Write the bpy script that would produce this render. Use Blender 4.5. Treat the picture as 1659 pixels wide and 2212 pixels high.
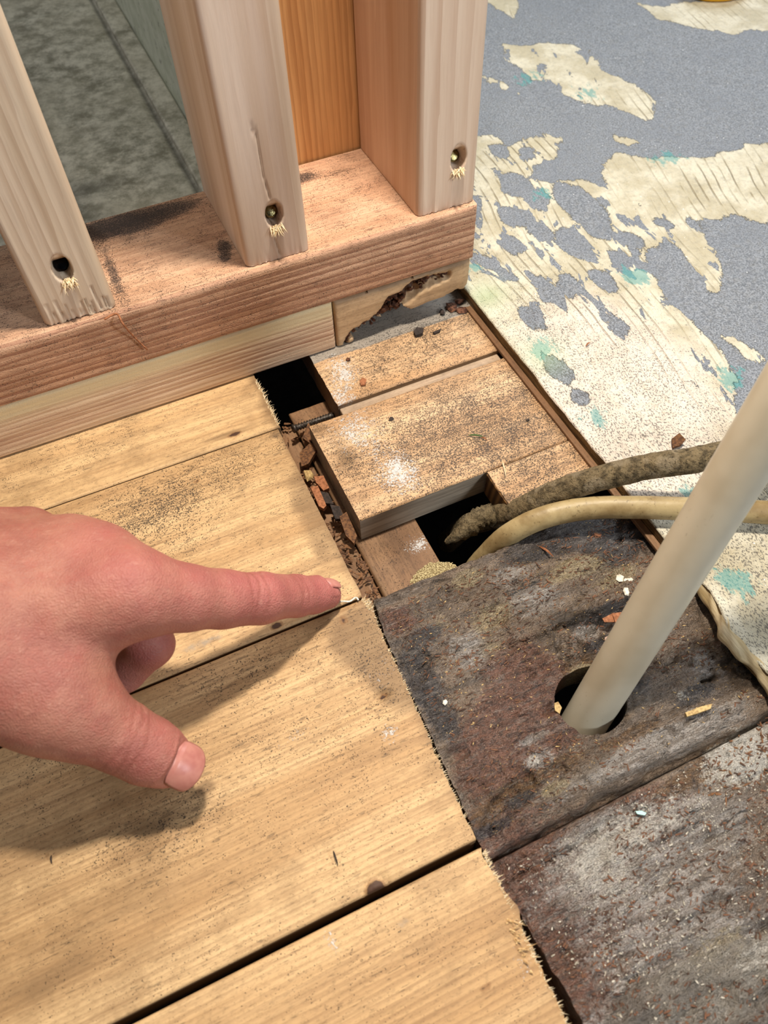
import bpy, math, random
import numpy as np
from mathutils import Vector, Matrix
random.seed(4)
for o in list(bpy.data.objects): bpy.data.objects.remove(o)
SC = bpy.context.scene; COL = SC.collection

# ---------------------------------------------------------------- camera
CAM = np.array([-0.21921, -0.35963, 0.35154]); FPX = 1674.0
RC = np.array([[0.90942594, -0.41518298, -0.02382347],      # right
               [-0.35205846, -0.73813337, -0.57551192],     # down
               [0.22135786, 0.53177272, -0.81744631]])      # forward
cd = bpy.data.cameras.new('camera'); cam = bpy.data.objects.new('camera', cd); COL.objects.link(cam)
m = Matrix.Identity(4)
for i in range(3):
    m[i][0] = RC[0][i]; m[i][1] = -RC[1][i]; m[i][2] = -RC[2][i]; m[i][3] = CAM[i]
cam.matrix_world = m
cd.sensor_fit = 'VERTICAL'; cd.sensor_height = 36.0; cd.lens = FPX * 36 / 2212
cd.clip_start = .01; cd.clip_end = 50
cd.dof.use_dof = True; cd.dof.focus_distance = .43; cd.dof.aperture_fstop = 13
SC.camera = cam
# ---------------------------------------------------------------- light
W = bpy.data.worlds.new('world'); SC.world = W; W.use_nodes = True
W.node_tree.nodes['Background'].inputs[0].default_value = (.86, .90, 1.0, 1)
W.node_tree.nodes['Background'].inputs[1].default_value = .11
def area(name, loc, target, size, power, color):
    l = bpy.data.lights.new(name, 'AREA'); l.shape = 'RECTANGLE'; l.size = size[0]; l.size_y = size[1]
    l.energy = power; l.color = color
    o = bpy.data.objects.new(name, l); COL.objects.link(o); o.location = loc
    o.rotation_euler = (Vector(target) - Vector(loc)).to_track_quat('-Z', 'Y').to_euler()
area('window_light', (1.65, 1.25, 1.45), (0, -.1, 0), (.8, .8), 38, (.86, .93, 1.0))
area('front_window_light', (1.05, -1.85, 1.25), (0, 0, .05), (.34, .34), 33, (.88, .94, 1.0))
area('work_lamp_light', (-.03, -.07, .86), (-.06, -.12, 0), (.06, .06), 11.4, (1.0, .905, .78))
area('back_fill_light', (-1.1, 1.7, 2.1), (-.25, .4, 0), (.7, .7), 17, (1.0, .97, .90))  # added fill from behind, brightens the vinyl floor
SC.view_settings.view_transform = 'Standard'; SC.view_settings.look = 'None'
SC.view_settings.exposure = -0.12; SC.view_settings.gamma = 1.0; SC.view_settings.use_curve_mapping = False

# ---------------------------------------------------------------- numeric helpers
def at(u, v, k=0.0, axis=2):
    "the point of the photographed surface (axis = k) that lies along the sight line through pixel u, v"
    r = RC.T @ np.array([(u - 829.5) / FPX, (v - 1106) / FPX, 1.0]); t = (k - CAM[axis]) / r[axis]
    return CAM + t * r
def atd(u, v, d):
    return CAM + d * (RC.T @ np.array([(u - 829.5) / FPX, (v - 1106) / FPX, 1.0]))
def hash2(i, j, s):
    n = (i * 374761393 + j * 668265263 + s * 1442695041) & 0x7fffffff
    n = ((n ^ (n >> 13)) * 1274126177) & 0x7fffffff
    return ((n ^ (n >> 16)) & 0xffffff) / float(0xffffff)
def vn(x, y, s=0):
    x = np.asarray(x, float); y = np.asarray(y, float)
    xi = np.floor(x).astype(np.int64); yi = np.floor(y).astype(np.int64)
    fx = x - xi; fy = y - yi; fx = fx*fx*(3-2*fx); fy = fy*fy*(3-2*fy)
    a = hash2(xi, yi, s); b = hash2(xi+1, yi, s); c = hash2(xi, yi+1, s); d = hash2(xi+1, yi+1, s)
    return (a*(1-fx)+b*fx)*(1-fy) + (c*(1-fx)+d*fx)*fy
def fbm(x, y, s=0, o=4):
    t = 0; a = .5; n = 0
    for k in range(o):
        t = t + a*vn(x*2**k, y*2**k, s+k*17); n += a; a *= .5
    return t/n*2-1
def sstep(a, b, x):
    t = np.clip((x-a)/(b-a), 0, 1); return t*t*(3-2*t)
def blob(X, Y, cx, cy, rx, ry=None, ang=0, soft=1.0):
    ry = ry or rx; c, s = math.cos(ang), math.sin(ang)
    a = ((X-cx)*c+(Y-cy)*s)/rx; b = (-(X-cx)*s+(Y-cy)*c)/ry
    return np.exp(-(a*a+b*b)*soft)
def sdpoly(X, Y, P):
    "signed distance, negative inside"
    P = np.asarray(P, float); d = np.full(X.shape, 1e9); ins = np.zeros(X.shape, bool)
    n = len(P)
    for i in range(n):
        a = P[i]; b = P[(i+1) % n]; e = b-a
        wx = X-a[0]; wy = Y-a[1]; t = np.clip((wx*e[0]+wy*e[1])/(e@e+1e-18), 0, 1)
        d = np.minimum(d, np.hypot(wx-e[0]*t, wy-e[1]*t))
        if e[1] != 0:
            c = ((a[1] > Y) != (b[1] > Y)) & (X < e[0]*(Y-a[1])/e[1]+a[0]); ins ^= c
    return np.where(ins, -d, d)
def sdline(X, Y, P):
    P = np.asarray(P, float); d = np.full(X.shape, 1e9)
    for a, b in zip(P[:-1], P[1:]):
        e = b-a; wx = X-a[0]; wy = Y-a[1]; t = np.clip((wx*e[0]+wy*e[1])/(e@e+1e-18), 0, 1)
        d = np.minimum(d, np.hypot(wx-e[0]*t, wy-e[1]*t))
    return d
def pix(pts, z=0.0):
    return [at(u, v, z)[:2] for u, v in pts]

# ---------------------------------------------------------------- object helpers
def tag(o, label=None, cat=None, group=None, kind=None):
    if label: o['label'] = label
    if cat: o['category'] = cat
    if group: o['group'] = group
    if kind: o['kind'] = kind
    return o
def mesh_obj(name, V, F, mat, parent=None, loc=None, attrs=None, smooth=True, slots=None, fmat=None):
    V = np.asarray(V, float)
    if parent is not None: off = np.array(parent['_loc'])
    elif loc is not None: off = np.array(loc, float)
    else:
        off = (V.min(0)+V.max(0))/2; off[2] = V[:, 2].min()
    me = bpy.data.meshes.new(name)
    me.from_pydata((V-off).tolist(), [], F if isinstance(F, list) else F.tolist())
    for mt in (mat if isinstance(mat, (list, tuple)) else [mat]): me.materials.append(mt)
    if fmat is not None: me.polygons.foreach_set('material_index', np.asarray(fmat, dtype=np.int32))
    if smooth: me.polygons.foreach_set('use_smooth', np.ones(len(me.polygons), bool))
    for k, a in (attrs or {}).items():
        at_ = me.attributes.new(k, 'FLOAT', 'POINT'); at_.data.foreach_set('value', np.asarray(a, dtype=np.float32).ravel())
    me.update()
    o = bpy.data.objects.new(name, me); COL.objects.link(o); o['_loc'] = [float(q) for q in off]
    if parent is not None: o.parent = parent
    else: o.location = off.tolist()
    return o
def empty(name, loc):
    o = bpy.data.objects.new(name, None); COL.objects.link(o); o.location = loc; o['_loc'] = [float(q) for q in loc]
    o.empty_display_size = .02
    return o
def gridlines(a, b, step, r=.0016):
    n = max(2, int(round((b-a-2*r)/step)))
    return np.concatenate([[a, a+r*.2, a+r*.55], np.linspace(a+r, b-r, n+1), [b-r*.55, b-r*.2, b]])
def slab(name, S, T, warp, top, thick, mat, attrs=None, frame='xy', keep=None, holes=(), parent=None, loc=None, hthin=None):
    """a board: a dense relief on its visible face, straight walls and a back.
    S, T grid lines; warp(S,T)->(a,b) outline; top(a,b)->relief height c"""
    s, t = np.meshgrid(S, T, indexing='ij')
    A, B = warp(s, t) if warp else (s.copy(), t.copy())
    n, mm = A.shape
    ok = np.ones((n, mm), bool)
    if keep is not None: ok &= keep(A, B)
    for (cx, cy, rx, ry) in holes:
        ok &= ((A-cx)/rx)**2+((B-cy)/ry)**2 > 1
    fk = ok[:-1, :-1] & ok[1:, :-1] & ok[1:, 1:] & ok[:-1, 1:]
    for (cx, cy, rx, ry) in holes:                      # snap the rim onto the ellipse
        q = np.sqrt(((A-cx)/rx)**2+((B-cy)/ry)**2); st = abs(S[len(S)//2]-S[len(S)//2-1])
        near = ok & (q < 1+1.5*st/min(rx, ry))
        nb = np.zeros_like(ok); bad = ~ok
        for di in (-1, 0, 1):
            for dj in (-1, 0, 1):
                nb |= np.roll(np.roll(bad, di, 0), dj, 1)
        near &= nb
        A = np.where(near, cx+(A-cx)/q, A); B = np.where(near, cy+(B-cy)/q, B)
    Cc = top(A, B)
    idx = np.arange(n*mm).reshape(n, mm)
    q = np.stack([idx[:-1, :-1], idx[1:, :-1], idx[1:, 1:], idx[:-1, 1:]], -1)[fk]
    used = np.unique(q); remap = -np.ones(n*mm, int); remap[used] = np.arange(len(used))
    q = remap[q]; a = A.ravel()[used]; b = B.ravel()[used]; c = Cc.ravel()[used]
    N = len(used)
    e = np.concatenate([q[:, [0, 1]], q[:, [1, 2]], q[:, [2, 3]], q[:, [3, 0]]])
    key = e.min(1)*N+e.max(1); u, inv, cnt = np.unique(key, return_inverse=True, return_counts=True)
    be = e[cnt[inv] == 1]
    bot = -thick
    V = np.concatenate([np.stack([a, b, c], 1), np.stack([a, b, np.full(N, bot)], 1)])
    bv = np.unique(be); rm2 = {int(k): i for i, k in enumerate(bv)}
    lv = [0, .33, .66, 1.0]
    rows = []; base = 2*N
    W_ = []
    for l in lv:
        cc = c[bv]*(1-l)+bot*l
        W_.append(np.stack([a[bv], b[bv], cc], 1))
    V = np.concatenate([V]+W_); nb_ = len(bv)
    ia = np.array([rm2[int(k)] for k in be[:, 0]]); ib = np.array([rm2[int(k)] for k in be[:, 1]])
    F = [q, q[:, ::-1]+N]
    for k in range(3):
        F.append(np.stack([base+k*nb_+ib, base+k*nb_+ia, base+(k+1)*nb_+ia, base+(k+1)*nb_+ib], 1))
    F = np.concatenate(F)
    al = {}
    full = [a, a]+[a[bv]]*4; fb = [b, b]+[b[bv]]*4
    XA = np.concatenate(full); XB = np.concatenate(fb)
    for k, f in (attrs or {}).items(): al[k] = f(XA, XB)
    al['side'] = np.concatenate([np.zeros(N), np.ones(N), np.ones(4*nb_)])
    if frame == 'xz': V = np.stack([V[:, 0], -V[:, 2], V[:, 1]], 1)       # a=x, b=z, c=-y (front faces -Y)
    if frame == 'yx': V = V
    return mesh_obj(name, V, F, mat, parent, loc, al)
def round_edge(d, r):
    d = np.clip(d, 0, r); return -(r-np.sqrt(np.maximum(r*r-(r-d)**2, 0)))
def box(name, lo, hi, mat, parent=None, bev=.002, seg=2, loc=None):
    import bmesh
    bm = bmesh.new(); bmesh.ops.create_cube(bm, size=1)
    for v in bm.verts:
        v.co = Vector([(lo[i]+hi[i])/2+v.co[i]*(hi[i]-lo[i]) for i in range(3)])
    if bev: bmesh.ops.bevel(bm, geom=bm.edges[:], offset=bev, segments=seg, affect='EDGES', profile=.5)
    V = np.array([v.co[:] for v in bm.verts]); bm.verts.index_update()
    F = [[v.index for v in f.verts] for f in bm.faces]; bm.free()
    return mesh_obj(name, V, F, mat, parent, loc, smooth=False)
def catmull(P, n=10):
    P = np.asarray(P, float); P = np.vstack([2*P[0]-P[1], P, 2*P[-1]-P[-2]]); out = []
    for i in range(1, len(P)-2):
        for t in np.linspace(0, 1, n, endpoint=False):
            a, b, c, d = P[i-1], P[i], P[i+1], P[i+2]
            out.append(.5*(2*b+(c-a)*t+(2*a-5*b+4*c-d)*t*t+(3*b-3*c+d-a)*t**3))
    out.append(P[-2]); return np.array(out)
def tube(P, R, seg=24, flat=1.0, up=(0, 0, 1), cap=True, disp=None):
    "P points, R radii (may carry a 4th component)"
    P = np.asarray(P, float); R = np.broadcast_to(np.asarray(R, float), (len(P),))
    T = np.gradient(P, axis=0); T /= np.linalg.norm(T, axis=1)[:, None]
    V = []; u0 = np.array(up, float)
    for i, (p, t, r) in enumerate(zip(P, T, R)):
        s_ = np.cross(t, u0); s_ /= np.linalg.norm(s_)+1e-9; w = np.cross(s_, t); u0 = w if abs(np.dot(t, up)) > .8 or i else w
        for k in range(seg):
            an = 2*math.pi*k/seg
            rr = r*(1+(disp(i, k) if disp else 0))
            V.append(p+rr*(math.cos(an)*s_+math.sin(an)*w*flat))
    F = []
    for i in range(len(P)-1):
        for k in range(seg):
            a = i*seg+k; b = i*seg+(k+1) % seg; F.append([a, b, b+seg, a+seg])
    if cap:
        F.append(list(range(seg))[::-1]); F.append([(len(P)-1)*seg+k for k in range(seg)])
    return np.array(V), F

# ---------------------------------------------------------------- material helpers
def lin(c):
    return tuple(((x/255)/12.92 if x/255 <= .04045 else ((x/255+.055)/1.055)**2.4) for x in c)+(1,)
class NT:
    def __init__(s, name):
        s.m = bpy.data.materials.new(name); s.m.use_nodes = True; s.t = s.m.node_tree; s.t.nodes.clear()
        s.out = s.n('ShaderNodeOutputMaterial'); s.b = s.n('ShaderNodeBsdfPrincipled'); s.l(s.b.outputs[0], s.out.inputs[0])
        s.co = s.n('ShaderNodeTexCoord').outputs['Object']
    def n(s, t, **k):
        x = s.t.nodes.new(t)
        for a, v in k.items(): setattr(x, a, v)
        return x
    def l(s, a, b): s.t.links.new(a, b)
    def put(s, sock, v):
        if hasattr(v, 'is_output') or isinstance(v, bpy.types.NodeSocket): s.l(v, sock)
        else: sock.default_value = v
    def math(s, op, a, b=0.0, c=None, clamp=False):
        x = s.n('ShaderNodeMath', operation=op, use_clamp=clamp); s.put(x.inputs[0], a); s.put(x.inputs[1], b)
        if c is not None: s.put(x.inputs[2], c)
        return x.outputs[0]
    def mul(s, a, b): return s.math('MULTIPLY', a, b)
    def add(s, a, b): return s.math('ADD', a, b)
    def sub(s, a, b): return s.math('SUBTRACT', a, b)
    def rng(s, v, a, b, c=0.0, d=1.0, smooth=True):
        x = s.n('ShaderNodeMapRange', interpolation_type='SMOOTHSTEP' if smooth else 'LINEAR')
        s.put(x.inputs[0], v)
        for i, q in enumerate((a, b, c, d)): s.put(x.inputs[i+1], q)
        return x.outputs[0]
    def map(s, scale=(1, 1, 1), loc=(0, 0, 0), rot=(0, 0, 0), v=None):
        x = s.n('ShaderNodeMapping'); s.put(x.inputs[0], v or s.co); x.inputs[1].default_value = loc
        x.inputs[2].default_value = rot; x.inputs[3].default_value = scale; return x.outputs[0]
    def noise(s, scale, detail=3, v=None, rough=.55, dist=0.0, col=False):
        x = s.n('ShaderNodeTexNoise'); s.put(x.inputs['Vector'], v or s.co); x.inputs['Scale'].default_value = scale
        x.inputs['Detail'].default_value = detail; x.inputs['Roughness'].default_value = rough; x.inputs['Distortion'].default_value = dist
        return x.outputs[1 if col else 0]
    def vor(s, scale, v=None, feat='F1', out=0):
        x = s.n('ShaderNodeTexVoronoi', feature=feat); s.put(x.inputs['Vector'], v or s.co); x.inputs['Scale'].default_value = scale
        return x.outputs[out]
    def wave(s, scale, axis='X', dist=2.0, dscale=1.0, detail=2, v=None, prof='SIN', typ='BANDS'):
        x = s.n('ShaderNodeTexWave', wave_type=typ, wave_profile=prof)
        if typ == 'BANDS': x.bands_direction = axis
        else: x.rings_direction = axis
        s.put(x.inputs['Vector'], v or s.co); x.inputs['Scale'].default_value = scale
        x.inputs['Distortion'].default_value = dist; x.inputs['Detail'].default_value = detail; x.inputs['Detail Scale'].default_value = dscale
        return x.outputs[1]
    def attr(s, n): return s.n('ShaderNodeAttribute', attribute_name=n).outputs['Fac']
    def mix(s, f, a, b, mode='MIX'):
        x = s.n('ShaderNodeMix', data_type='RGBA', blend_type=mode); s.put(x.inputs[0], f)
        s.put(x.inputs[6], a if not isinstance(a, tuple) else a); s.put(x.inputs[7], b); return x.outputs[2]
    def ramp(s, f, stops):
        x = s.n('ShaderNodeValToRGB'); s.put(x.inputs[0], f); e = x.color_ramp.elements
        while len(e) < len(stops): e.new(.5)
        for q, (p, c) in zip(e, stops): q.position = p; q.color = c
        return x.outputs[0]
    def bump(s, h, dist, strength=1.0, prev=None):
        x = s.n('ShaderNodeBump'); s.put(x.inputs['Height'], h); x.inputs['Distance'].default_value = dist
        x.inputs['Strength'].default_value = strength
        if prev is not None: s.l(prev, x.inputs['Normal'])
        return x.outputs[0]
    def done(s, col, rough=.6, normal=None, spec=.35):
        s.put(s.b.inputs['Base Color'], col); s.put(s.b.inputs['Roughness'], rough)
        s.b.inputs['Specular IOR Level'].default_value = spec
        if normal is not None: s.l(normal, s.b.inputs['Normal'])
        return s.m
AX = {'X': (1, 0, 0), 'Y': (0, 1, 0), 'Z': (0, 0, 1)}
def wood(name, axis, light, mid, dark, ring=None, ringamt=.5, speck=.0, fine=.35, seed=0.0, rough=.62, sidecol=None, grain_bump=.00025, fuzz=0.0, sidemask=True, spots=(), ringy=False, zband=None):
    k = NT(name); st = tuple(.045 if a == axis else 1 for a in 'XYZ'); st2 = tuple(.12 if a == axis else 1 for a in 'XYZ')
    lo = (seed, seed*1.7, seed*.6)
    v1 = k.map(st, lo); v2 = k.map(st2, lo)
    big = k.noise(34, 4, v1, .6, .4); fin = k.noise(620, 3, v1, .6); tone = k.noise(14, 3, v2)
    c = k.mix(k.rng(big, .35, .68), lin(light), lin(mid))
    c = k.mix(k.mul(k.rng(fin, .45, .72), fine), c, lin(dark))
    med = k.noise(190, 4, v1, .65, .3); c = k.mix(k.mul(k.rng(med, .48, .72), fine*1.1), c, lin(dark))
    blo = k.noise(26, 5, None, .7); c = k.mix(k.mul(k.rng(blo, .44, .66), .50*min(1, max(0, speck+1))), c, lin(tuple(q*.78 for q in mid)))
    gri = k.noise(760, 5, k.map(st2 if False else tuple(.45 if a == axis else 1 for a in 'XYZ'), lo), .8); c = k.mix(k.mul(k.rng(gri, .48, .68), .42*min(1, max(0, speck+1))), c, lin(tuple(q*.6 for q in mid)))
    c = k.mix(k.mul(k.rng(tone, .5, .8), .35), c, lin(mid))
    h = k.mul(fin, .6)
    if ring:
        sc, ax, typ, ctr = ring
        vr = k.map(st, ctr)
        w = k.wave(sc, ax, 3.5, 4.0, 2, vr, 'SAW', typ)
        wr = k.mul(k.rng(w, .25, .98), ringamt)
        wr = k.mul(wr, k.rng(k.noise(60, 2, v1), .25, .6, .35, 1.0))
        if ringy:
            sy = k.n('ShaderNodeSeparateXYZ'); k.l(k.co, sy.inputs[0]); wr = k.mul(wr, k.rng(sy.outputs[1], .001, .005, 1.0, .22))
        if zband:
            sy = k.n('ShaderNodeSeparateXYZ'); k.l(k.co, sy.inputs[0]); zb = k.rng(k.add(sy.outputs[2], k.mul(k.sub(k.noise(30, 4, v1), .5), .008)), zband[0], zband[1])
            c = k.mix(k.mul(zb, .85), c, lin(zband[2])); wr = k.mul(wr, k.sub(1.0, k.mul(zb, .75)))
        c = k.mix(wr, c, lin(dark)); h = k.sub(h, k.mul(wr, .9))
    # ingrained marks: short dark pores along the grain, mould specks, sawdust
    pores = k.noise(900, 2, k.map(tuple(.16 if a == axis else 1 for a in 'XYZ'), lo))
    mold = k.attr('mold')
    sep = k.n('ShaderNodeSeparateXYZ'); k.l(k.co, sep.inputs[0]); spm = {}
    for (kind, cx, cy, rx, ry, amp) in spots:
        dx = k.math('DIVIDE', k.sub(sep.outputs[0], cx), rx); dy = k.math('DIVIDE', k.sub(sep.outputs[1], cy), ry)
        g_ = k.mul(k.math('EXPONENT', k.mul(k.add(k.mul(dx, dx), k.mul(dy, dy)), -1.0)), amp); spm[kind] = k.add(spm[kind], g_) if kind in spm else g_
    if 'mold' in spm: mold = k.add(mold, spm['mold'])
    cl = k.noise(75, 6, None, .75)
    th = k.sub(.74-.055*speck, k.add(k.mul(mold, .085), k.mul(k.sub(cl, .5), .34)))
    sp = k.noise(1300, 2.5, k.map((1, 1, 1), (seed+3, 1, 2)), .6)
    s1 = k.rng(sp, th, k.add(th, .05)); s2 = k.rng(pores, k.sub(th, .01), k.add(th, .06))
    isd = k.sub(1.0, k.mul(k.attr('side'), .8)) if sidemask else 1.0
    sk = k.math('MAXIMUM', s1, k.mul(s2, .45), clamp=True)
    sk = k.mul(sk, isd)
    if spots:
        stn = k.rng(k.add(mold, k.mul(k.sub(k.noise(150, 5, v2, .7), .5), 2.2)), .75, 1.5); c = k.mix(k.mul(stn, .62), c, lin((64, 58, 58)))
    # broad stains with their own shape
    dn = k.add(k.add(k.attr('dirt'), spm.get('dirt', 0.0)), k.mul(k.sub(k.noise(70, 5, v2, .65), .5), 1.3))
    c = k.mix(k.mul(k.rng(dn, .3, 1.0), .72), c, lin((116, 90, 62)))
    gn = k.add(k.attr('grey'), k.mul(k.sub(k.noise(90, 5, None, .65), .5), .9))
    c = k.mix(k.mul(k.rng(gn, .4, .75), .85), c, k.mix(k.noise(300, 3), lin((120, 116, 108)), lin((150, 147, 140))))
    c = k.mix(k.mul(sk, .86), c, lin((42, 36, 34)))
    kn = k.add(k.attr('knot'), k.mul(k.sub(k.noise(420, 3), .5), .5))
    c = k.mix(k.rng(kn, .3, .6, 0, .55), c, lin((132, 92, 54)))
    c = k.mix(k.rng(kn, .6, .85, 0, .9), c, lin((58, 34, 26)))
    # chalky dust
    cn = k.add(k.mul(k.attr('chalk'), .60), k.add(k.mul(k.sub(k.noise(900, 3, None, .7), .5), 2.4), k.mul(k.sub(k.noise(150, 4, None, .7), .5), 1.1)))
    ch = k.mul(k.rng(cn, .36, .72), k.rng(k.attr('chalk'), .04, .35))
    c = k.mix(k.mul(ch, .68), c, lin((216, 216, 214)))
    if sidecol: c = k.mix(k.mul(k.attr('side'), .85), c, k.mix(k.mul(k.rng(fin, .3, .7), .6), lin(sidecol), lin(tuple(q*.6 for q in sidecol))))
    h = k.sub(h, k.mul(sk, .5)); h = k.add(h, k.mul(ch, .5))
    if fuzz: h = k.add(h, k.mul(k.noise(1500, 2), fuzz))
    nb = k.bump(h, grain_bump, 1.0)
    nb = k.bump(k.noise(90, 4, v2), .0012, .35, nb)
    return k.done(c, rough, nb, .3)

M = {}
PL = dict(light=(214, 179, 131), mid=(184, 145, 99), dark=(128, 94, 62))
M['plank_a'] = wood('plank_a', 'X', speck=1.1, seed=1.3, sidecol=(150, 120, 88), **PL)
M['plank_b'] = wood('plank_b', 'X', ring=(150, 'Y', 'BANDS', (0, .2, 0)), ringamt=.16, speck=1.6, seed=4.1, sidecol=(146, 116, 84), **PL)
M['plank_c'] = wood('plank_c', 'X', ring=(125, 'Y', 'BANDS', (0, .3, 0)), ringamt=.26, speck=1.45, seed=7.7, sidecol=(120, 92, 66), **PL)
M['plank_d'] = wood('plank_d', 'X', ring=(105, 'Y', 'BANDS', (0, .1, 0)), ringamt=.38, speck=1.1, seed=9.2, sidecol=(140, 112, 84), **PL)
PR = dict(light=(218, 184, 144), mid=(194, 154, 112), dark=(138, 102, 72))
M['plank_e'] = wood('plank_e', 'X', speck=2.6, seed=11.0, sidecol=(104, 80, 56), **PR)
M['plank_f'] = wood('plank_f', 'X', speck=2.7, seed=13.6, sidecol=(165, 156, 140), **PR)
PLOC = (0.0, 0.0, 0.0)
M['plate'] = wood('plate', 'X', (218, 178, 146), (200, 154, 120), (140, 92, 70), ring=(88, 'X', 'RINGS', (0, .07, -.16)), ringamt=.75, speck=2.1, seed=2.2, fine=.28, fuzz=.6, grain_bump=.0006, sidemask=False, ringy=True,
    spots=[('mold', -.195, .079, .042, .009, 3.2), ('mold', -.195, .070, .02, .006, .9), ('mold', -.150, .030, .005, .008, 2.2), ('mold', -.153, .02, .004, .006, 1.3), ('mold', -.214, .035, .004, .03, 1.6), ('mold', -.088, .075, .014, .006, 2.2), ('mold', -.06, .07, .012, .004, .9), ('mold', -.29, .05, .03, .03, .6), ('dirt', -.2, .083, .035, .006, .4)])
M['lower_board'] = wood('lower_board', 'X', (226, 202, 168), (210, 176, 146), (150, 104, 78), ring=(98, 'X', 'RINGS', (0, .10, -.2)), ringamt=.95, speck=-1, seed=5.2, fine=.3, fuzz=.5, grain_bump=.0006, zband=(.022, .030, (226, 208, 164)))
M['rot_board'] = wood('rot_board', 'X', (214, 186, 150), (190, 158, 120), (140, 108, 74), speck=0, seed=8.2, fine=.25, fuzz=.4)
M['lap'] = wood('lap', 'X', (184, 160, 134), (160, 136, 112), (120, 96, 74), speck=0, seed=3.3, fine=.3)
M['stud_a'] = wood('stud_a', 'Z', (218, 200, 176), (202, 182, 154), (168, 138, 110), ring=(62, 'X', 'BANDS', (.3, 0, 0)), ringamt=.45, speck=-1.5, seed=3.2, fine=.14, grain_bump=.00012)
M['stud_b'] = wood('stud_b', 'Z', (224, 204, 186), (206, 180, 154), (172, 132, 104), ring=(9, 'X', 'BANDS', (.2, 0, 0)), ringamt=.3, speck=-1.5, seed=6.2, fine=.12, grain_bump=.00012)
M['stud_c'] = wood('stud_c', 'Z', (222, 200, 178), (206, 178, 150), (168, 124, 92), ring=(34, 'X', 'BANDS', (.1, .2, 0)), ringamt=.35, speck=-1.5, seed=8.8, fine=.12, grain_bump=.00012)
M['stud_d'] = wood('stud_d', 'Z', (214, 166, 112), (200, 146, 92), (150, 98, 56), ring=(76, 'X', 'BANDS', (.1, .2, 0)), ringamt=.45, speck=-1.2, seed=12.8, fine=.25)  # orange warmth of bounced light put into the base colour
M['joist'] = wood('joist', 'Y', (150, 116, 84), (124, 90, 62), (84, 58, 38), speck=1.0, seed=15.0, fine=.4, sidecol=(70, 52, 38))

def simple(name, col, rough=.6, var=None, scale=200, metal=0.0, bump=.0003, coat=0):
    k = NT(name); c = lin(col)
    if var: c = k.mix(k.rng(k.noise(scale, 4), .35, .65), lin(col), lin(var))
    nb = k.bump(k.noise(scale*2, 3), bump, .6)
    k.b.inputs['Metallic'].default_value = metal; k.b.inputs['Coat Weight'].default_value = coat
    return k.done(c, rough, nb)
M['splinter'] = simple('splinter', (222, 190, 138), .7, (186, 146, 98), 900)
M['pale_fibre'] = simple('pale_fibre', (232, 216, 184), .7, (206, 176, 128), 900)
M['soil'] = simple('soil', (52, 44, 38), .9, (34, 29, 25), 60, bump=.004)
M['screw'] = simple('screw', (150, 140, 100), .25, (110, 96, 60), 600, metal=1.0)
M['black_screw'] = simple('black_screw', (30, 30, 32), .22, metal=1.0)
M['steel'] = simple('steel', (116, 110, 104), .42, (70, 60, 52), 700, metal=.8)
M['yellow'] = simple('yellow', (232, 176, 32), .4)
M['chip_orange'] = simple('chip_orange', (168, 110, 74), .8, (128, 80, 50), 700)
M['chip_white'] = simple('chip_white', (232, 226, 210), .8, (200, 192, 172), 700)
M['chip_dark'] = simple('chip_dark', (62, 50, 44), .8, (40, 34, 30), 700)
M['chip_brown'] = simple('chip_brown', (122, 84, 52), .8, (74, 48, 30), 600)
M['chip_teal'] = simple('chip_teal', (176, 214, 204), .6)
M['chip_green'] = simple('chip_green', (72, 96, 50), .7)
M['chip_tan'] = simple('chip_tan', (206, 176, 120), .8, (160, 130, 84), 700)

M['chip_grey'] = simple('chip_grey', (196, 188, 172), .8, (150, 140, 122), 500)
M['rot_dark'] = simple('rot_dark', (112, 76, 54), .85, (60, 42, 32), 160)

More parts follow.
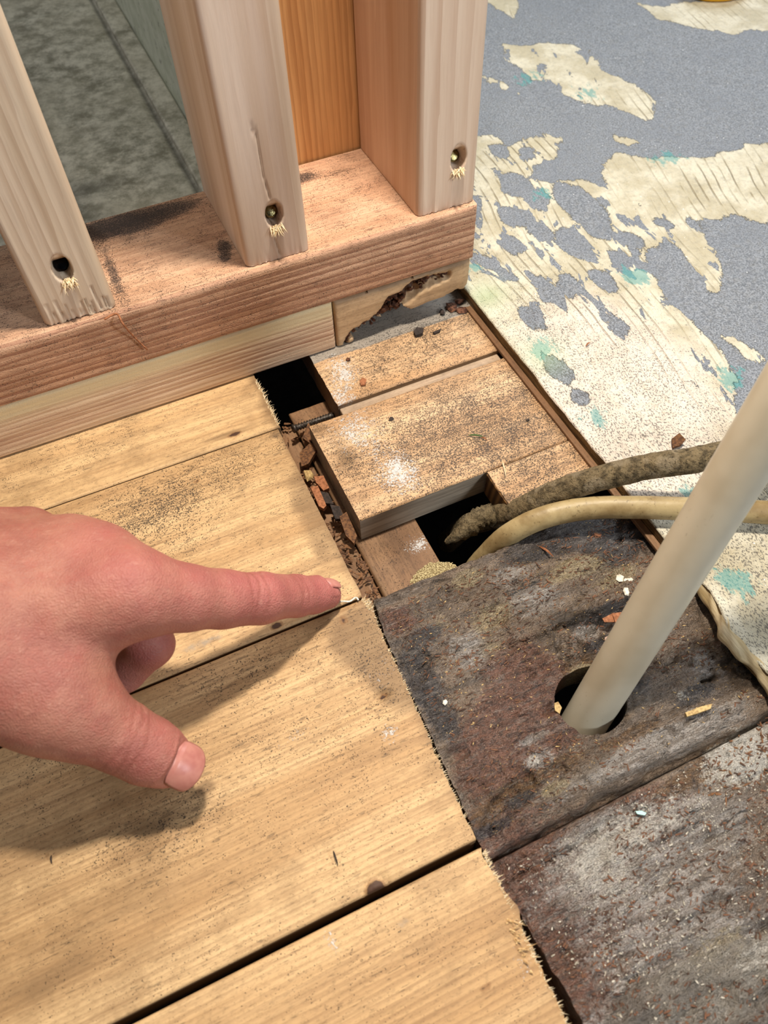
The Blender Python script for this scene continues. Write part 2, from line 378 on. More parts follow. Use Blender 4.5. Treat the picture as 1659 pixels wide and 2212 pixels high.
# blackened rotten boards
def dark_wood():
    k = NT('rotten_wood'); v = k.map((.22, 1, 1)); v2 = k.map((.5, 1, 1)); vf = k.map((.13, 1, 1), rot=(0, 0, .06))
    n1 = k.noise(60, 6, v, .7, .5); n2 = k.noise(520, 5, v2, .75); n3 = k.noise(1700, 2); nf = k.noise(420, 4, vf, .7, .6)
    c = k.mix(k.rng(n1, .35, .65), lin((96, 82, 70)), lin((152, 130, 108)))
    pat = lambda a, amp=1.0, sc=90: k.rng(k.add(k.attr(a), k.add(k.mul(k.sub(k.noise(sc, 6, v2, .75), .5), amp), k.mul(k.sub(k.noise(900, 2), .5), .7))), .30, .62)
    c = k.mix(k.mul(pat('brown'), .85), c, k.mix(k.rng(n2, .38, .66), lin((134, 88, 66)), lin((74, 46, 34))))
    c = k.mix(k.mul(pat('umber'), .85), c, k.mix(k.rng(n2, .38, .66), lin((132, 98, 58)), lin((66, 44, 24))))
    c = k.mix(k.mul(pat('black'), .8), c, k.mix(k.rng(n2, .38, .66), lin((58, 58, 64)), lin((26, 25, 28))))  # blackened rot, plus shade painted under the cables and in pits
    c = k.mix(k.mul(pat('silver', 1.2), .8), c, k.mix(k.rng(nf, .35, .65), lin((196, 188, 180)), lin((124, 112, 100))))
    c = k.mix(k.mul(pat('sand', 1.2), .8), c, k.mix(k.rng(n3, .35, .65), lin((206, 188, 150)), lin((138, 118, 82))))
    c = k.mix(k.mul(k.rng(nf, .5, .68), .45), c, lin((158, 146, 134)))
    c = k.mix(k.mul(k.rng(n2, .58, .68), .5), c, lin((24, 21, 20)))
    c = k.mix(k.mul(k.rng(k.noise(120, 6, vf, .8, 1.5), .60, .64), .85), c, lin((20, 17, 16)))
    c = k.mix(k.mul(k.rng(k.noise(1100, 3, k.map((1, 1, 1), (3, 1, 2)), .7), .58, .70), .55), c, lin((170, 156, 138)))
    dm = k.rng(k.add(k.attr('damp'), k.mul(k.sub(k.noise(60, 4), .5), .8)), .35, .7); c = k.mix(k.mul(dm, .75), c, k.mix(k.rng(k.noise(35, 4), .35, .65), lin((150, 140, 124)), lin((106, 96, 84))))
    lime = k.add(k.mul(k.attr('lime'), .80), k.add(k.mul(k.sub(k.noise(240, 6, v2, .8), .5), 1.8), k.mul(k.sub(k.noise(1100, 3, None, .7), .5), 1.5)))
    lime = k.mul(k.rng(lime, .42, .85), k.rng(k.attr('lime'), .03, .3))
    c = k.mix(k.mul(lime, .85), c, lin((222, 215, 202)))
    glint = k.rng(k.noise(1900, 1.5), .70, .74)  # pale specks painted in as wet sparkle
    glint = k.mul(glint, k.rng(k.noise(120, 3), .35, .6, .25, 1))
    c = k.mix(k.mul(glint, .85), c, lin((226, 212, 186)))
    c = k.mix(k.mul(k.rng(k.noise(1500, 2), .64, .70), .6), c, lin((18, 15, 14)))
    h = k.add(k.mul(n2, 1.6), k.mul(n3, .5)); h = k.add(h, k.mul(glint, .5)); h = k.add(h, k.mul(nf, 1.6)); h = k.add(h, k.mul(k.noise(170, 6, vf, .8, 1.2), 1.5))
    nb = k.bump(h, .0030, 1.0); nb = k.bump(k.noise(160, 5, v2, .7, .6), .006, .8, nb)
    r = k.rng(k.noise(150, 4), .35, .65, .32, .75)
    return k.done(c, r, nb, .65)
M['rotten'] = dark_wood()

# underlayment with glue
def glue_floor():
    k = NT('glued_underlayment')
    tanf = k.attr('tan')
    v = k.map((1, .35, 1))
    st = k.attr('stroke'); sx = k.n('ShaderNodeSeparateXYZ'); k.l(k.co, sx.inputs[0])
    cv = k.n('ShaderNodeCombineXYZ'); k.put(cv.inputs[0], k.mul(st, .0070)); k.put(cv.inputs[1], k.mul(sx.outputs[1], .38))
    sv = cv.outputs[0]
    nz = k.add(k.mul(k.sub(k.noise(95, 6, sv, .7), .5), 1.1), k.mul(k.sub(k.noise(700, 3), .5), .5))
    nz = k.sub(nz, k.mul(k.attr('streak'), k.rng(k.noise(78, 4, sv, .6, .4), .53, .62, 0, 1.6)))
    t = k.rng(k.add(tanf, nz), .46, .54)
    fr = k.math('PINGPONG', st, .5); rid = k.rng(k.add(fr, k.mul(k.sub(k.noise(160, 4, sv), .5), .16)), .02, .10, 1.0, 0.0)
    rid = k.mul(k.mul(k.mul(rid, k.attr('ramt')), k.rng(k.noise(60, 3, sv), .42, .58)), t)
    g = k.mix(k.rng(k.noise(900, 3), .35, .65), lin((94, 98, 104)), lin((144, 148, 154)))
    g = k.mix(k.mul(k.rng(k.noise(1300, 2), .6, .68), .7), g, lin((56, 58, 66)))
    g = k.mix(k.mul(k.rng(k.noise(18, 4), .4, .7), .35), g, lin((110, 115, 124)))
    tc = k.mix(k.rng(k.noise(40, 4), .35, .65), lin((204, 197, 176)), lin((178, 168, 142)))
    tc = k.mix(k.rng(k.add(k.attr('pink'), k.mul(k.sub(k.noise(60, 3), .5), .6)), .3, .8, 0, .6), tc, lin((222, 206, 194)))
    tc = k.mix(k.mul(k.rng(k.noise(330, 5, sv, .7), .5, .7), .4), tc, lin((168, 152, 118)))
    tc = k.mix(k.mul(rid, .6), tc, lin((132, 110, 74)))
    c = k.mix(t, g, tc)
    # thin stain-edge round the glue
    ed = k.sub(k.rng(k.add(tanf, nz), .42, .5), k.rng(k.add(tanf, nz), .5, .6))
    c = k.mix(k.mul(k.math('MAXIMUM', ed, 0), .35), c, lin((104, 96, 80)))
    g2 = k.rng(k.noise(240, 5, None, .75), .45, .7); c = k.mix(k.mul(g2, .32), c, lin((120, 116, 108)))
    mo = k.attr('mold'); th = k.sub(.725, k.add(k.mul(mo, .185), k.mul(k.sub(k.noise(80, 5, None, .7), .5), .3)))
    sp = k.rng(k.noise(1250, 2, k.map((1, .6, 1), rot=(0, 0, .3))), th, k.add(th, .07))
    c = k.mix(k.mul(sp, .75), c, lin((70, 66, 64)))
    te = k.rng(k.add(k.attr('teal'), k.mul(k.sub(k.noise(170, 6, k.map((1, .45, 1), rot=(0, 0, -.5)), .75), .5), 4.6)), .72, 1.0)
    c = k.mix(k.mul(k.mul(te, k.rng(k.attr('teal'), .1, .5)), .62), c, lin((62, 142, 140)))
    c = k.mix(k.mul(k.attr('green'), .45), c, lin((150, 176, 130)))
    wh = k.rng(k.noise(500, 1), .78, .8)
    c = k.mix(wh, c, lin((240, 240, 240)))
    bn = k.rng(k.noise(16, 3), .4, .6)
    s_ = k.attr('side'); c = k.mix(s_, c, k.mix(k.rng(k.noise(300, 3, k.map((1, .1, 1))), .4, .6), lin((136, 110, 70)), lin((92, 72, 44))))
    h = k.add(k.mul(t, 1.2), k.mul(k.noise(1000, 3), .7)); h = k.add(h, k.mul(k.noise(200, 3, v), .6)); h = k.sub(h, k.mul(rid, 1.3))
    nb = k.bump(h, .0008, 1.0)
    return k.done(c, .62, nb, .3)
M['glue_floor'] = glue_floor()
def vinyl():
    k = NT('vinyl_floor')
    c = k.mix(k.rng(k.noise(60, 7, None, .75), .35, .65), lin((136, 132, 114)), lin((222, 218, 202)))
    c = k.mix(k.mul(k.rng(k.noise(12, 4), .4, .7), .5), c, lin((190, 184, 164)))
    c = k.mix(k.mul(k.rng(k.noise(160, 4), .55, .7), .4), c, lin((140, 138, 122)))
    c = k.mix(k.mul(k.attr('grime'), .8), c, lin((56, 54, 46)))
    c = k.mix(k.mul(k.attr('seam'), .6), c, lin((176, 176, 160)))
    nb = k.bump(k.noise(150, 4), .0008, .5)
    return k.done(c, .38, nb, .45)
M['vinyl'] = vinyl()
def pvc():
    k = NT('pvc'); c = k.mix(k.rng(k.noise(30, 3), .4, .7), lin((206, 197, 174)), lin((192, 181, 156)))
    sc = k.rng(k.noise(900, 2, k.map((1, 1, .5))), .7, .74); sc = k.mul(sc, k.rng(k.noise(40, 2), .45, .6))
    c = k.mix(k.mul(sc, .5), c, lin((150, 138, 112)))
    return k.done(c, .34, k.bump(k.noise(160, 2, k.map((1, 1, .2))), .0002, .4), .5)
M['pvc'] = pvc()
def dirty_cable():
    k = NT('dirty_cable')
    c = k.mix(k.rng(k.noise(240, 5, None, .7), .35, .6), lin((72, 62, 44)), lin((124, 108, 80)))
    c = k.mix(k.mul(k.rng(k.noise(90, 4), .5, .62), .7), c, lin((140, 126, 102)))
    c = k.mix(k.rng(k.noise(700, 3), .58, .66, 0, .7), c, lin((36, 30, 22)))
    return k.done(c, .8, k.bump(k.noise(520, 4, None, .7), .0016, 1.0), .2)
M['dirty_cable'] = dirty_cable()
def cable():
    k = NT('tan_cable')
    c = k.mix(k.rng(k.noise(60, 4), .35, .65), lin((170, 150, 108)), lin((132, 110, 72)))
    c = k.mix(k.rng(k.noise(500, 3), .6, .7, 0, .5), c, lin((92, 74, 44)))
    return k.done(c, .45, k.bump(k.noise(300, 3), .0004, .5), .4)
M['tan_cable'] = cable()
def rotcrumb():
    k = NT('rot_crumb')
    c = k.mix(k.rng(k.noise(420, 4), .35, .65), lin((116, 78, 58)), lin((58, 38, 30)))
    return k.done(c, .85, k.bump(k.noise(900, 3), .001, 1.0), .15)
M['rot_crumb'] = rotcrumb()
def skin():
    k = NT('skin')
    c = k.mix(k.rng(k.noise(38, 5, None, .65), .35, .65), lin((168, 114, 96)), lin((148, 90, 78)))
    c = k.mix(k.mul(k.rng(k.noise(130, 5, None, .7), .45, .7), .4), c, lin((164, 90, 78)))
    c = k.mix(k.mul(k.attr('pink'), .55), c, lin((172, 92, 90)))
    c = k.mix(k.mul(k.attr('violet'), .6), c, lin((148, 94, 104)))
    c = k.mix(k.mul(k.attr('crease'), .45), c, lin((136, 74, 62)))
    c = k.mix(k.mul(k.rng(k.noise(330, 3, None, .7), .55, .75), .3), c, lin((190, 142, 124)))
    c = k.mix(k.mul(k.rng(k.noise(210, 2), .74, .79), .4), c, lin((120, 70, 54)))
    b = k.b; b.inputs['Subsurface Weight'].default_value = .10; b.inputs['Subsurface Radius'].default_value = (1, .35, .2)
    b.inputs['Subsurface Scale'].default_value = .004
    h = k.add(k.mul(k.vor(1150, k.map((1, 1, 1)), out=0), .5), k.mul(k.noise(1600, 3), .7))
    nb = k.bump(h, .00042, 1.0)
    nb = k.bump(k.noise(260, 4, k.map((.45, 1, 1))), .0009, .35, nb)
    return k.done(c, .50, nb, .35)
M['skin'] = skin()
k = NT('nail'); M['nail'] = k.done(k.mix(k.rng(k.noise(160, 2), .35, .7), lin((184, 124, 110)), lin((168, 104, 94))), .38, k.bump(k.noise(300, 2), .0002, .4), .5)
def panel():
    k = NT('green_panel'); c = k.mix(k.rng(k.noise(60, 4), .35, .65), lin((226, 230, 214)), lin((206, 212, 192)))
    c = k.mix(k.mul(k.rng(k.noise(130, 3), .62, .72), .7), c, lin((70, 68, 56)))
    return k.done(c, .6)
M['panel'] = panel()

# ================================================================ STRUCTURE
# crawl space ground far below the boards
soil = mesh_obj('floor_crawlspace', [(-2, -2, -.45), (2, -2, -.45), (2, 2, -.45), (-2, 2, -.45)], [[0, 1, 2, 3]], M['soil'], smooth=False)
tag(soil, kind='structure')

# glued underlayment on the right
GZ = .008
tan_polys = [
    [(1075, 95), (1120, 100), (1180, 90), (1240, 95), (1275, 110), (1268, 125), (1300, 115), (1315, 125), (1310, 150), (1400, 200), (1418, 225), (1395, 262), (1350, 240), (1290, 230), (1240, 215), (1190, 185), (1140, 170), (1120, 150)],
    [(1375, 8), (1430, 14), (1560, 2), (1700, -10), (1700, 58), (1640, 66), (1570, 74), (1490, 55), (1420, 40)],
    [(1290, 372), (1310, 345), (1345, 335), (1420, 345), (1500, 342), (1555, 325), (1620, 312), (1720, 318), (1720, 470), (1650, 480), (1590, 470), (1520, 478), (1540, 530), (1560, 610), (1520, 630), (1495, 600), (1470, 540), (1440, 520), (1400, 540), (1420, 600), (1440, 650), (1500, 700), (1560, 760), (1590, 860), (1600, 905), (1700, 960), (1900, 1200), (1900, 1700), (1300, 1300), (1000, 650), (1020, 290), (1060, 290), (1090, 320), (1160, 290), (1205, 292), (1205, 345), (1160, 360), (1130, 385), (1190, 395), (1260, 390), (1300, 400)],
    [(1040, 160), (1090, 175), (1120, 205), (1080, 195)], [(1050, -30), (1110, -30), (1116, 20), (1105, 34), (1080, 20), (1060, 5)],
    [(1320, 290), (1380, 305), (1360, 320), (1330, 305)], [(1560, 730), (1600, 735), (1640, 775), (1600, 770)],
]
grey_islands = [(1250, 440, 62, 44), (1290, 480, 30, 40), (1110, 470, 30, 26), (1170, 500, 32, 24), (1110, 400, 26, 34), (1160, 430, 30, 20), (1240, 530, 40, 34), (1300, 605, 32, 22),
                (1370, 520, 18, 22), (1450, 560, 34, 34), (1190, 640, 20, 22), (1150, 690, 22, 30), (1210, 800, 30, 26), (1330, 700, 20, 22), (1170, 610, 16, 24), (1230, 620, 16, 26), (1110, 530, 20, 24),
                (1340, 560, 22, 22), (1500, 480, 18, 14), (1250, 855, 24, 14), (1040, 560, 18, 22), (1490, 640, 40, 40), (1375, 545, 14, 12), (1430, 480, 20, 12), (1080, 330, 30, 14), (1140, 330, 24, 12), (1090, 590, 12, 16)]
def f_tan(X, Y):
    X, Y = X+.006*fbm(X*55, Y*40, 101, 4), Y+.008*fbm(X*70, Y*30, 102, 4)
    d = np.full(X.shape, 1e9)
    for P in tan_polys: d = np.minimum(d, sdpoly(X, Y, pix(P, GZ)))
    g = np.full(X.shape, 1e9)
    for (u, v, a, b) in grey_islands:
        c = at(u, v, GZ); e1 = at(u+a, v, GZ)-c; e2 = at(u, v+b, GZ)-c; r = (np.linalg.norm(e1)+np.linalg.norm(e2))*.5
        # islands are stretched along the trowel strokes
        q = np.hypot((X-c[0])/(r*.72), (Y-c[1])/(r*1.25)); g = np.minimum(g, (q-1)*r)
    d = np.maximum(d, -g)
    f = .5-d/.012
    return np.clip(f, -.3, 1.35)
def stroke_coord(X, Y):
    # the comb strokes run away from the viewer and fan out a little to the right
    k_ = .08+.75*np.clip(X-.04, 0, .25)
    return (X-k_*(Y+.02)+.0030*np.sin(Y*34+X*9)+.0035*fbm(X*12, Y*12, 5))*1000/7.0
def f_ramt(X, Y):
    r = np.clip(fbm(X*13, Y*7, 21, 4)*2.4+.55, 0, 1)
    r = r*(1-.85*blob(X, Y, *at(1390, 420, GZ)[:2], .05)); r = np.maximum(r, 1.2*blob(X, Y, *at(1580, 410, GZ)[:2], .05)); r = np.maximum(r, 1.0*blob(X, Y, *at(1200, 590, GZ)[:2], .05))
    return np.clip(r, 0, 1)
def f_streak(X, Y):
    return np.clip(1.1*blob(X, Y, *at(1180, 500, GZ)[:2], .07, .09)+.9*blob(X, Y, *at(1450, 560, GZ)[:2], .05)+.8*blob(X, Y, *at(1560, 800, GZ)[:2], .03, .06)+.7*blob(X, Y, *at(1180, 150, GZ)[:2], .08), 0, 1)
def ply_edge(y):
    w = .0012*fbm(y*60, y*0, 3)
    w = w + np.interp(y, [-.42, -.34, -.312, -.298, -.285, -.272, -.262, -.25, -.24, 1], [.004, .002, -.003, -.004, -.006, -.0068, -.003, .0005, 0, 0])
    return w
def ply_top(X, Y):
    z = GZ+.0012*fbm(X*8, Y*8, 2)+.0004*np.clip(f_tan(X, Y), 0, 1)
    z = z+.0003*fbm(X*160, Y*90, 14, 2)
    ex = X-ply_edge(Y)
    curl = sstep(-.236, -.262, Y)
    z = z+curl*.0030*np.exp(-ex/.012)
    return z+round_edge(ex, .001)
S = np.concatenate([np.array([0, .0003, .001]), np.linspace(.003, .62, 270), np.linspace(.66, 1.3, 14)])
T = np.concatenate([np.linspace(-1.2, -.50, 10), np.linspace(-.49, .50, 410), np.linspace(.56, 1.4, 14)])
floor = slab('floor', S, T, lambda s, t: (s+ply_edge(t)*np.exp(-s/.03), t), ply_top, -.0006, M['glue_floor'], attrs=dict(
    tan=f_tan, stroke=stroke_coord, ramt=f_ramt, streak=f_streak,
    mold=lambda X, Y: np.clip(.9*sstep(.16, .02, X)*sstep(.12, -.1, Y)+.15+.35*blob(X, Y, *at(1380, 900, GZ)[:2], .06), 0, 1),
    pink=lambda X, Y: np.clip(blob(X, Y, *at(1330, 800, GZ)[:2], .06, .09)+blob(X, Y, *at(1250, 930, GZ)[:2], .06), 0, 1),
    green=lambda X, Y: np.clip(blob(X, Y, *at(1050, 640, GZ)[:2], .014)+blob(X, Y, *at(1170, 770, GZ)[:2], .016)*.8, 0, 1),
    teal=lambda X, Y: sum(blob(X, Y, *at(u, v, GZ)[:2], r) for u, v, r in ((1360, 590, .013), (1385, 600, .009), (1175, 745, .010), (1160, 765, .008), (1565, 800, .012), (1580, 830, .010), (1290, 905, .012), (1600, 1265, .010), (1560, 1250, .008), (1140, 170, .016), (1270, 200, .016), (1440, 340, .018), (1170, 420, .012), (1500, 1070, .010), (1020, 580, .008)))))
tag(floor, kind='structure')

# vinyl floor behind the framing
S = np.linspace(-1.3, -.1065, 320); T = np.linspace(.0895, 1.3, 300)
seam1 = pix([(0, 60), (40, 0)]); 
def vin_seam(X, Y):
    l1 = sdline(X, Y, pix([(150, -60), (165, 10)])+[at(60, 15)[:2]]); a = at(0, 55)[:2]; b = at(210, 8)[:2]
    d = sdline(X, Y, [a, b]); d2 = np.abs(X-at(95, 130)[0]-.0015*fbm(Y*40, Y*0, 3))
    return np.clip(np.exp(-(d/.0012)**2)+.6*np.exp(-(d2/.0012)**2)*(Y > .15), 0, 1)
vf = slab('floor_vinyl', S, T, None, lambda X, Y: .0012*fbm(X*30, Y*30, 4)-.002*np.exp(-((X+.1285)/.0012)**2), .004, M['vinyl'], attrs=dict(
    seam=vin_seam, grime=lambda X, Y: np.clip(np.exp(-((X+.1285)/.0015)**2)+.6*blob(X, Y, *at(200, 405)[:2], .03, .012)+.5*np.exp(-((X+.1075)/.002)**2)+.5*sstep(-.006, 0, -np.abs(X-at(60, 130)[0]+.006))*(fbm(X*60, Y*60, 6)*.5+.6), 0, 1)))
tag(vf, kind='structure')
strip = box('baseboard_left', (-.1262, .13, -.002), (-.1068, 1.3, .0045), M['vinyl'], bev=.002); tag(strip, kind='structure')
pn = box('wall_back', (-.1062, .13, -.004), (-.094, 1.3, .62), M['panel'], bev=.001); tag(pn, kind='structure')
pn2 = box('wall_back_core', (-.0938, .1305, .009), (-.006, 1.3, .62), M['panel'], bev=.001); tag(pn2, kind='structure')

# ================================================================ BOARDS OF THE OLD SUBFLOOR
TH = .0195
def fringe(name, pts, dirs, parent, mat, n, L=(.001, .004), wd=.0004, z=0.0, seed=1, spread=.5):
    "torn fibres standing out of a saw cut"
    rnd = random.Random(seed); V = []; F = []
    P = np.asarray(pts, float); seg = np.linalg.norm(np.diff(P, axis=0), axis=1); cum = np.concatenate([[0], np.cumsum(seg)])
    for i in range(n):
        s = rnd.random()*cum[-1]; p = np.array([np.interp(s, cum, P[:, j]) for j in range(3)])
        p = p+np.array([rnd.uniform(-.0014, -.0002), 0, z-rnd.random()*.0012])
        l = rnd.uniform(*L)*rnd.random()**.6; d = np.array(dirs, float)+np.array([rnd.gauss(0, .1), rnd.gauss(0, spread), rnd.gauss(.1, .25)]); d /= np.linalg.norm(d)
        side = np.cross(d, [0, 0, 1]); side /= np.linalg.norm(side)+1e-9; w = wd*rnd.uniform(.4, 1.2); up = np.cross(side, d)
        mid = p+d*l*.5+up*rnd.uniform(-.3, .5)*l*.3; b = len(V)
        V += [p-side*w, p+side*w, p+up*w*.8, mid-side*w*.7, mid+side*w*.7, mid+up*w*.6, p+d*l+up*rnd.uniform(-.3, .4)*l*.4]
        F += [[b, b+1, b+4, b+3], [b+1, b+2, b+5, b+4], [b+2, b, b+3, b+5], [b+3, b+4, b+6], [b+4, b+5, b+6], [b+5, b+3, b+6]]
    return tag(mesh_obj(name, V, F, mat, parent, smooth=False), kind='stuff')
def edgew(y, s, amp=.0006): return amp*fbm(y*420, y*0+s, s, 3)+amp*.8*fbm(y*90, y*0+s, s+5, 2)
def plank(name, x0, x1, y0, y1, mat, label, attrs=None, step=.0022, zt=0.0, ragl=None, ragr=None, wave_amp=.0003, relief=None, keep=None, holes=(), th=TH, round_r=.0011, group=None, xdense=None):
    xs = gridlines(x0, x1, step); ys = gridlines(y0, y1, step)
    def warp(s, t):
        f = (s-x0)/(x1-x0)
        a = s+(ragr(t) if ragr else 0)*f**8+(ragl(t) if ragl else 0)*(1-f)**8
        return a, t
    def top(X, Y):
        z = zt+wave_amp*fbm(X*14, Y*60, 3)
        z = z+round_edge(np.minimum(Y-y0, y1-Y), round_r)+round_edge(np.minimum(X-x0, x1-X)+.0003, .0006)
        if relief: z = z+relief(X, Y)
        return z
    o = slab(name, xs, ys, warp, top, th-zt, mat, attrs, keep=keep, holes=holes)
    tag(o, label, 'plank', group or ('rotten floorboards' if name == 'rotted_plank' else 'sound floorboards'))
    return o
XL = -.68
def marks(lst, kind): 
    L = [q for q in lst if q[0] == kind]
    def f(X, Y):
        r = np.zeros(X.shape)
        for (_, u, v, rx, ry, amp) in L:
            c = at(u, v); r = r+amp*blob(X, Y, c[0], c[1], rx, ry)
        return r
    return f
def allmarks(lst, extra=None):
    d = {k_: marks(lst, k_) for k_ in ('mold', 'dirt', 'chalk', 'knot', 'grey')}
    if extra:
        for k_, f in extra.items():
            g = d[k_]; d[k_] = (lambda g, f: (lambda X, Y: g(X, Y)+f(X, Y)))(g, f)
    return d
endx = -.1552
e_dirt = lambda X, Y: .75*np.exp(-np.abs(X-endx)/.004)+.32*np.exp(-np.abs(X-endx)/.012)
# row 0 (under the frame)
lm0 = [('knot', 507, 938, .0045, .002, 1.3), ('dirt', 505, 935, .018, .003, .8), ('mold', 250, 930, .06, .02, .6), ('mold', 80, 1010, .05, .012, .6), ('dirt', 450, 950, .02, .002, .6)]
p0 = plank('subfloor_plank', XL, -.1548, -.0462, .083, M['plank_a'], 'tan floorboard with frayed sawn end, tucked under the wall framing on the left', allmarks(lm0, dict(dirt=e_dirt)), ragr=lambda y: edgew(y, 1, .0011), wave_amp=.0003)
fringe('frayed_edge', [(-.155, -.045, 0), (-.1548, -.004, 0)], (.7, .5, .2), p0, M['pale_fibre'], 190, (.002, .0055), .00035, 0, 3)
# row 1
lm1 = [('knot', 425, 1040, .0022, .0016, 1.0), ('knot', 598, 1352, .0035, .0020, 1.4), ('mold', 400, 1060, .04, .022, .7), ('mold', 300, 1110, .05, .018, .9), ('mold', 380, 1190, .03, .010, .7),
       ('dirt', 650, 1090, .008, .018, .75), ('dirt', 690, 1190, .006, .014, .55), ('dirt', 600, 935, .006, .002, 1.2), ('mold', 330, 1130, .03, .012, .5), ('mold', 560, 980, .03, .012, .5), ('dirt', 470, 1170, .004, .001, 1.2), ('grey', 450, 1385, .03, .004, .55)]
p1 = plank('subfloor_plank', XL, -.1563, -.1742, -.0472, M['plank_b'], 'wide tan floorboard under the pointing finger, with black specks and a clean sawn end', allmarks(lm1, dict(dirt=e_dirt)), ragr=lambda y: edgew(y, 2, .0003)-.0012*sstep(-.16, -.174, y)*0, step=.002)
# row 2
crack = pix([(710, 1572), (790, 1520), (850, 1494), (880, 1488)])
def rel2(X, Y):
    d = sdline(X, Y, crack); z = -.0011*np.exp(-(d/.0006)**2)
    c = at(826, 1500); z = z-.004*blob(X, Y, c[0], c[1], .0028, .0012)
    c = at(812, 1922); q = np.hypot((X-c[0])/.005, (Y-c[1])/.0045)
    z = z-.0018*np.exp(-((q-1.05)/.18)**2)+.0004*(q < .9)*(1+fbm(X*900, Y*900, 4))
    e = sdpoly(X, Y, pix([(700, 1990), (770, 1895), (860, 1880), (880, 1915), (800, 1975), (720, 2010)])); z = z-.0014*sstep(.0012, -.0008, e)*(.5+.5*fbm(X*120, Y*900, 7))
    c = at(390, 1790); z = z+.0006*blob(X, Y, c[0], c[1], .03, .02)*fbm(X*140, Y*140, 9)
    return z
lm2 = [('knot', 812, 1922, .0042, .0040, 1.6), ('knot', 742, 1340, .0026, .0034, .9), ('dirt', 760, 1390, .013, .018, 1.15), ('dirt', 840, 1480, .010, .014, 1.1), ('dirt', 800, 1340, .014, .006, .6), ('mold', 800, 1400, .014, .02, .8), ('knot', 826, 1500, .0020, .001, 1.8), ('chalk', 640, 1590, .012, .003, .55),
       ('chalk', 842, 1585, .004, .004, .9), ('chalk', 820, 1450, .01, .01, .3), ('mold', 350, 1780, .03, .018, .95), ('dirt', 380, 1740, .022, .014, .6), ('dirt', 330, 1850, .012, .020, .5), ('mold', 740, 1580, .05, .03, .55),
       ('mold', 60, 1680, .03, .02, .6), ('mold', 520, 1450, .03, .012, .8), ('dirt', 100, 2100, .03, .02, .55), ('dirt', 640, 1870, .006, .005, .55), ('dirt', 820, 1750, .02, .03, .25), ('grey', 880, 1560, .01, .02, .35), ('dirt', 445, 1700, .005, .003, 1.0)]
p2 = plank('subfloor_plank', XL, -.1572, -.3032, -.1758, M['plank_c'], 'widest tan floorboard below the thumb, dark round knot at its near edge', allmarks(lm2, dict(dirt=e_dirt)), ragr=lambda y: edgew(y, 7, .0009)+np.interp(y, [-.303, -.24, -.20, -.178], [-.0028, .0, .0016, .0034]), relief=rel2, step=.0018)
fringe('frayed_edge', [(-.1540, -.178, 0), (-.1558, -.20, 0), (-.1572, -.24, 0), (-.1598, -.30, 0)], (.9, .1, .05), p2, M['pale_fibre'], 420, (.0008, .0032), .0002, -.0002, 5, .3)
fringe('frayed_edge', [(-.157, -.1765, 0), (-.155, -.1835, 0)], (.8, .5, .3), p2, M['pale_fibre'], 60, (.002, .006), .0003, 0, 6, .4)
# row 3
lm3 = [('mold', 850, 2080, .05, .02, .3), ('knot', 1050, 2137, .0032, .0012, 1.2), ('dirt', 1045, 2140, .008, .004, .5), ('dirt', 700, 2140, .05, .02, .35), ('chalk', 716, 2040, .0016, .006, .9), ('grey', 900, 1980, .04, .004, .4), ('chalk', 1130, 2080, .003, .01, .5)]
p3 = plank('subfloor_plank', XL, -.1600, -.4350, -.3067, M['plank_d'], 'tan floorboard at the bottom of the photo, with splintered end beside the dark slot', allmarks(lm3, dict(dirt=e_dirt)), ragr=lambda y: edgew(y, 11, .0012)+np.interp(y, [-.42, -.36, -.335, -.312], [.0, .001, .0026, .0004]), step=.0022)
fringe('frayed_edge', [(-.1585, -.309, 0), (-.159, -.33, 0), (-.1600, -.38, 0)], (.9, -.1, .05), p3, M['pale_fibre'], 330, (.001, .0042), .00028, -.0002, 8, .35)
fringe('loose_splinters', [(-.1625, -.335, 0), (-.163, -.355, 0)], (.5, -.6, .15), p3, M['splinter'], 22, (.004, .009), .0005, .0008, 9, .5)
p4 = plank('floor_near_left', XL, -.1600, -.5640, -.4370, M['plank_a'], None, allmarks([]), step=.006); del p4['group']; del p4['category']; tag(p4, kind='structure')

# right of the slot
RX = .03
xa0 = -.1165
lma = [('chalk', 740, 800, .009, .014, 1.1), ('chalk', 735, 860, .009, .012, 1.0), ('mold', 900, 770, .05, .02, .8), ('mold', 960, 700, .03, .01, .6), ('mold', 1040, 680, .01, .02, .6)]
pa = plank('subfloor_plank', xa0, RX, -.0455, .083, M['plank_e'], 'short speckled board end directly in front of the rotted framing block', allmarks(lma, dict(grey=lambda X, Y: 1.5*sstep(-.0065, -.0045, Y+.0015*fbm(X*60, X*0, 3)), dirt=lambda X, Y: .8*np.exp(-np.abs(X+.001)/.004))), step=.0018, ragl=lambda y: edgew(y, 15, .0004))
